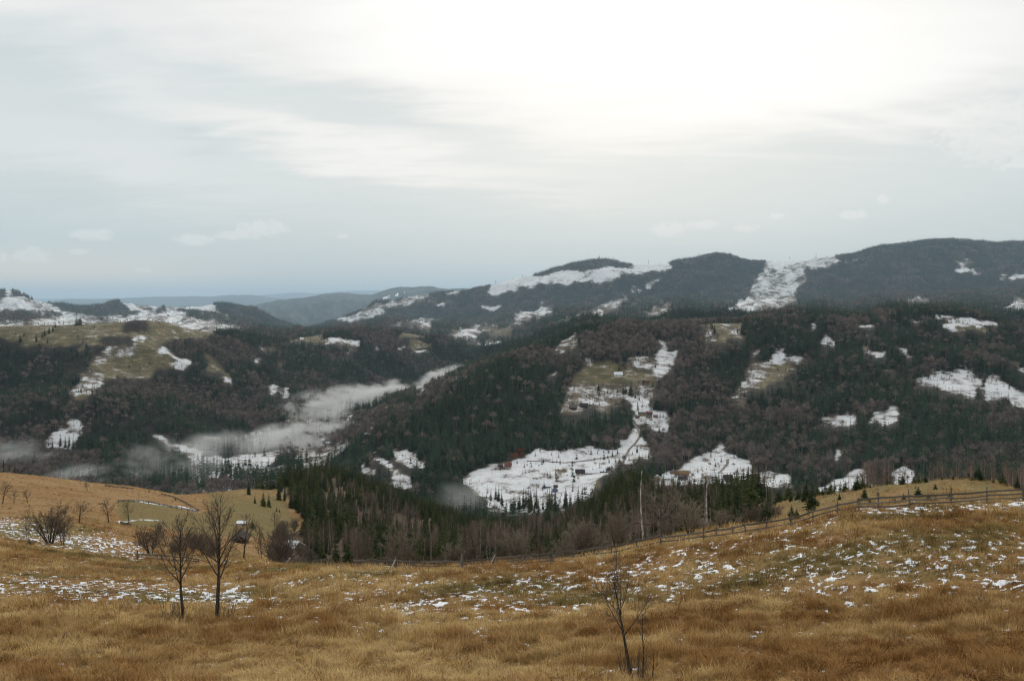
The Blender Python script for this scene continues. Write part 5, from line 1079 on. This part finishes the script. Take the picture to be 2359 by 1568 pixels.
def m_grass(h, b):
    t, o_ = h.attr('tint', 'INSTANCER'), h.attr('olive', 'INSTANCER')
    c = h.mix(t, c4(.37, .195, .062), c4(.68, .47, .205)); c = h.mix(o_, c, c4(.21, .165, .052))
    return h.mix(h.m('MULTIPLY', h.sstep(rnd(h), .45, 1.0), .6), c, c4(.13, .072, .032))
M_GRASS = mat('dry_grass', m_grass, .85, .1)
def tuft(name, seed, n, L0, L1, lean, w, comb=9.0):
    R = np.random.default_rng(seed); b = MB()
    for i in range(n):
        a = R.uniform(0, 6.28) if comb > 5 else R.normal(0, comb); o0 = R.normal(0, .11, 3); o0[2] = -.03; L = R.uniform(L0, L1); l = abs(R.normal(0, lean)) + .1; dr = np.array((math.cos(a) * math.sin(l), math.sin(a) * math.sin(l), math.cos(l)))
        side = np.array((-math.sin(a), math.cos(a), 0)) * w * R.uniform(.6, 1.3); l2 = min(1.9, l + R.uniform(.2, .9)); dr2 = np.array((math.cos(a) * math.sin(l2), math.sin(a) * math.sin(l2), math.cos(l2)))
        m1 = o0 + dr * L * .55; e = m1 + dr2 * L * .45; b.tri(o0 - side, o0 + side, m1 + side * .7, m1 - side * .7); b.tri(m1 - side * .7, m1 + side * .7, e)
    return b.mesh(name, M_GRASS)
def weed(name, seed):
    R = np.random.default_rng(seed); b = MB()
    for i in range(3):
        o0 = np.array((R.normal(0, .12), R.normal(0, .12), -.03)); t = o0 + np.array((R.normal(0, .12), R.normal(0, .12), R.uniform(.35, .65))); b.tube([o0, (o0 + t) / 2 + R.normal(0, .02, 3), t], [.006, .005, .004], 3)
        for k in range(5):
            q = o0 + (t - o0) * R.uniform(.55, 1); b.tube([q, q + np.array((R.normal(0, .045), R.normal(0, .045), R.uniform(.02, .08)))], [.004, .007], 3)
    return b.mesh(name, M_WEED)
M_WEED = mat('dead_weed_stalks', lambda h, b: h.mix(rnd(h), c4(.10, .055, .028), c4(.20, .115, .06)))
TUFT = [tuft('tuft%d' % i, 700 + i, 26, .14, .42, .55, .0085) for i in range(4)] + [tuft('mat%d' % i, 710 + i, 30, .25, .6, 1.05, .010, .55) for i in range(3)] + [tuft('tall%d' % i, 720 + i, 16, .4, .8, .22, .007) for i in range(2)] + [weed('weed%d' % i, 730 + i) for i in range(2)]
rng = np.random.default_rng(77)
pts = []
for (a, b, n) in ((0, 1, 42000), (1, 2, 66000), (2, 3, 60000), (3, 4, 12000)):
    p, x, y, tot = sample(a, b, n, rng, 3, -330, 2690); pts.append(p[y < 1680])
p = np.concatenate(pts); x = XC + FD * p[:, 0] / p[:, 1]; y = YH - FD * p[:, 2] / p[:, 1]
free = snow_n(p[:, 0], p[:, 1] - .12, x, y) < -.012; p, x, y = p[free], x[free], y[free]; n = len(p)
big = fbm(p[:, 0] / 7, p[:, 1] / 5, 97, 3); fine = fbm(p[:, 0] / 1.6, p[:, 1] / 1.3, 98, 2)
tintv = np.clip((big - .5) * 2.6 + .42 + .25 * ((y > 1440) & (x < 1300)) + (fine - .5) * 1.7 - .22 * (x > 1400) * (y > 1420), 0, 1)
olive = np.clip((fbm(p[:, 0] / 11, p[:, 1] / 7, 99, 3) - .53) * 5, 0, .9) * (y < 1400)
tallz = (fbm(p[:, 0] / 9, p[:, 1] / 5, 96, 2) > .58) & (y > 1385)
pick = np.where(rng.random(n) < np.where(y > 1440, .35, .6), rng.integers(0, 4, n), rng.integers(4, 7, n)); pick = np.where(tallz & (rng.random(n) < .5), rng.integers(7, 9, n), pick)
pick = np.where(rng.random(n) < .006 + .02 * (fbm(p[:, 0] / 5, p[:, 1] / 4, 88, 2) > .58), rng.integers(9, 11, n), pick)
sa = snow_amount(x, y)
s = np.where(y > 1430, .82, 1.0) * rng.uniform(.5, 1.25, n) * (.42 + 1.15 * np.clip((fbm(p[:, 0] / .95, p[:, 1] / .8, 89, 2) - .32) * 2.8, 0, 1)) * np.clip(p[:, 1] / 60, .85, 1.15) * np.clip(1.0 - 1.6 * sa, .45, 1)
pick = np.where((sa > .1) & (pick > 6), 0, pick)
ex = [ground_xy(*(np.array(ground(1470, 41.2))[:2] + rng.normal(0, 1, 2) * (1.3, .5))) for _ in range(420)]
ex += [ground_xy(*(np.array(spot(a, b, 1, 3))[:2] + rng.normal(0, 1, 2) * (.8, .4))) for a, b in ((420, 1440), (505, 1442)) for _ in range(120)]
ex += [ground_xy(*(np.array(spot(2335, 1552, 1, 3))[:2] + rng.normal(0, .4, 2))) for _ in range(160)]
ex = np.array(ex); ne = len(ex); p = np.concatenate([p, ex])
scatter('dry_grass', 'dry brown grass tufts covering the near meadow', 'grass', p, TUFT, np.concatenate([pick, rng.integers(7, 9, ne)]), np.concatenate([fbm(p[:n, 0] / 2.6, p[:n, 1] / 2.0, 94, 2) * 14 + rng.normal(0, .5, n), rng.uniform(0, 6.28, ne)]),
        np.stack([np.concatenate([s * 1.1, np.full(ne, .9)]), np.concatenate([s, rng.uniform(.8, 1.35, ne)])], -1), {'tint': np.concatenate([tintv, rng.uniform(0, .4, ne)]), 'olive': np.concatenate([olive, np.zeros(ne)])})

# longer grass on the hillside and the knoll beyond the fence
p, x, y, tot = sample(4, 7, 60000, rng, 2, -330, 2690)
ok = ((x < 660) | (x > 1780)) & (rng.random(len(p)) < np.clip(90 / p[:, 1], .25, 1)); p, x, y = p[ok], x[ok], y[ok]; n = len(p)
inp = inpoly(x, y, np.array([(272, 1154), (330, 1154), (455, 1182), (640, 1140), (690, 1215), (640, 1240), (470, 1235), (380, 1215), (285, 1212)], float))
s = rng.uniform(1.0, 1.9, n) * np.where(inp, .6, 1.0)
scatter('hillside_grass', 'dry grass on the hillside and the knoll beyond the fence', 'grass', p, TUFT, rng.integers(0, 7, n), rng.uniform(0, 6.28, n), np.stack([s * 1.3, s * .9], -1),
        {'tint': np.clip((fbm(p[:, 0] / 14, p[:, 1] / 20, 197, 3) - .5) * 2.0 + .70, 0, 1), 'olive': np.where(inp, .85, np.where(x > 1700, .45, .12)) * rng.uniform(.6, 1.1, n)})
# ---------------------------------------------------------------- air
HAZE = 2.0e-5
def m_haze(h, b): return None
hz = bpy.data.materials.new('haze'); hz.use_nodes = True; hz.node_tree.nodes.clear(); h = N(hz.node_tree)
o_ = h.new('ShaderNodeOutputMaterial'); pv = h.new('ShaderNodeVolumePrincipled')
pv.inputs['Color'].default_value = (.62, .83, 1.0, 1); pv.inputs['Density'].default_value = HAZE; pv.inputs['Anisotropy'].default_value = .25
h.l.new(pv.outputs[0], o_.inputs['Volume'])
b = MB(); top = float(TZ.max()) + 60; bot = float(TZ.min()) - 30
b.box((0, 52000, (top + bot) / 2), 160000, 112000, top - bot)
tag(mesh_obj('haze', b.mesh('haze', hz)), 'pale blue haze filling the air over the hills', 'haze', None, 'stuff')

# valley mist: soft banks lying along the valley floor
def mist_mat(name, dens, freq, hard):
    m = bpy.data.materials.new(name); m.use_nodes = True; m.node_tree.nodes.clear(); h = N(m.node_tree)
    o_ = h.new('ShaderNodeOutputMaterial'); pv = h.new('ShaderNodeVolumePrincipled'); pv.inputs['Color'].default_value = (.93, .93, .92, 1); pv.inputs['Anisotropy'].default_value = .2
    tc = h.new('ShaderNodeTexCoord').outputs['Object']; k = h.new('ShaderNodeVectorMath', operation='DOT_PRODUCT'); h.put(k.inputs[0], tc); h.put(k.inputs[1], tc)
    n = h.noise(sc(h, geo(h), 1, 1, 1.7), freq, 5, .66, .5)
    v = h.m('ADD', h.m('SUBTRACT', 1.0, h.m('POWER', k.outputs['Value'], .6)), h.m('MULTIPLY', h.m('SUBTRACT', n, .52), hard))
    h.put(pv.inputs['Density'], h.m('MULTIPLY', h.m('MULTIPLY', h.sstep(v, .2, 1.2), h.sstep(k.outputs['Value'], 1.0, .25)), dens)); h.l.new(pv.outputs[0], o_.inputs['Volume'])
    return m
MIST = [mist_mat('thick_mist', .062, .013, 4.8), mist_mat('thin_mist', .010, .012, 4.8), mist_mat('ragged_mist', .026, .012, 5.4)]
def pt(x, y, Y): return Vector(((x - XC) / FD * Y, Y, -(y - YH) / FD * Y))
bm_v, bm_f = [], []
for i in range(9):
    for j in range(16):
        a, c = math.pi * i / 8, 2 * math.pi * j / 16; bm_v.append((math.cos(a), math.sin(a) * math.cos(c), math.sin(a) * math.sin(c)))
for i in range(8):
    for j in range(16): bm_f.append((i * 16 + j, (i + 1) * 16 + j, (i + 1) * 16 + (j + 1) % 16, i * 16 + (j + 1) % 16))
for (p0, p1, hw, hh, k, lab) in (((650, 958, 2250), (985, 902, 3000), 120, 46, 0, 'thick white mist bank lying along the valley beside the big hill'), ((985, 905, 3050), (1075, 860, 3650), 80, 46, 0, 'white wisp of mist climbing the valley end by the hill edge'),
                                 ((650, 1030, 1850), (800, 985, 2250), 120, 34, 2, 'ragged mist over the snowy valley floor below the thick bank'), ((80, 1112, 1480), (345, 1114, 1480), 90, 26, 2, 'long low mist bank showing above the brown hillside brow'),
                                 ((320, 1085, 1520), (500, 1078, 1640), 120, 45, 1, 'thin mist drifting between the low bank and the snowy valley floor'), ((430, 1050, 1750), (660, 1030, 1900), 110, 38, 1, 'thin streak of mist under the wooded spur'),
                                 ((985, 1158, 1130), (1112, 1158, 1130), 44, 22, 1, 'small puff of mist at the foot of the lower snow clearing'), ((-80, 1040, 1650), (130, 1045, 1650), 60, 26, 1, 'faint mist in front of the dark wood below the sloping snow field')):
    A, B_ = pt(*p0), pt(*p1); d_ = B_ - A; me = make_mesh('mist', bm_v, bm_f, MIST[k]); o = mesh_obj('mist', me); o.location = (A + B_) / 2
    o.rotation_euler = (0, -math.atan2(d_.z, math.hypot(d_.x, d_.y)), math.atan2(d_.y, d_.x)); o.scale = (d_.length / 2 * 1.25, hw * 1.3, hh * 1.35)
    tag(o, lab, 'mist', None, 'stuff')
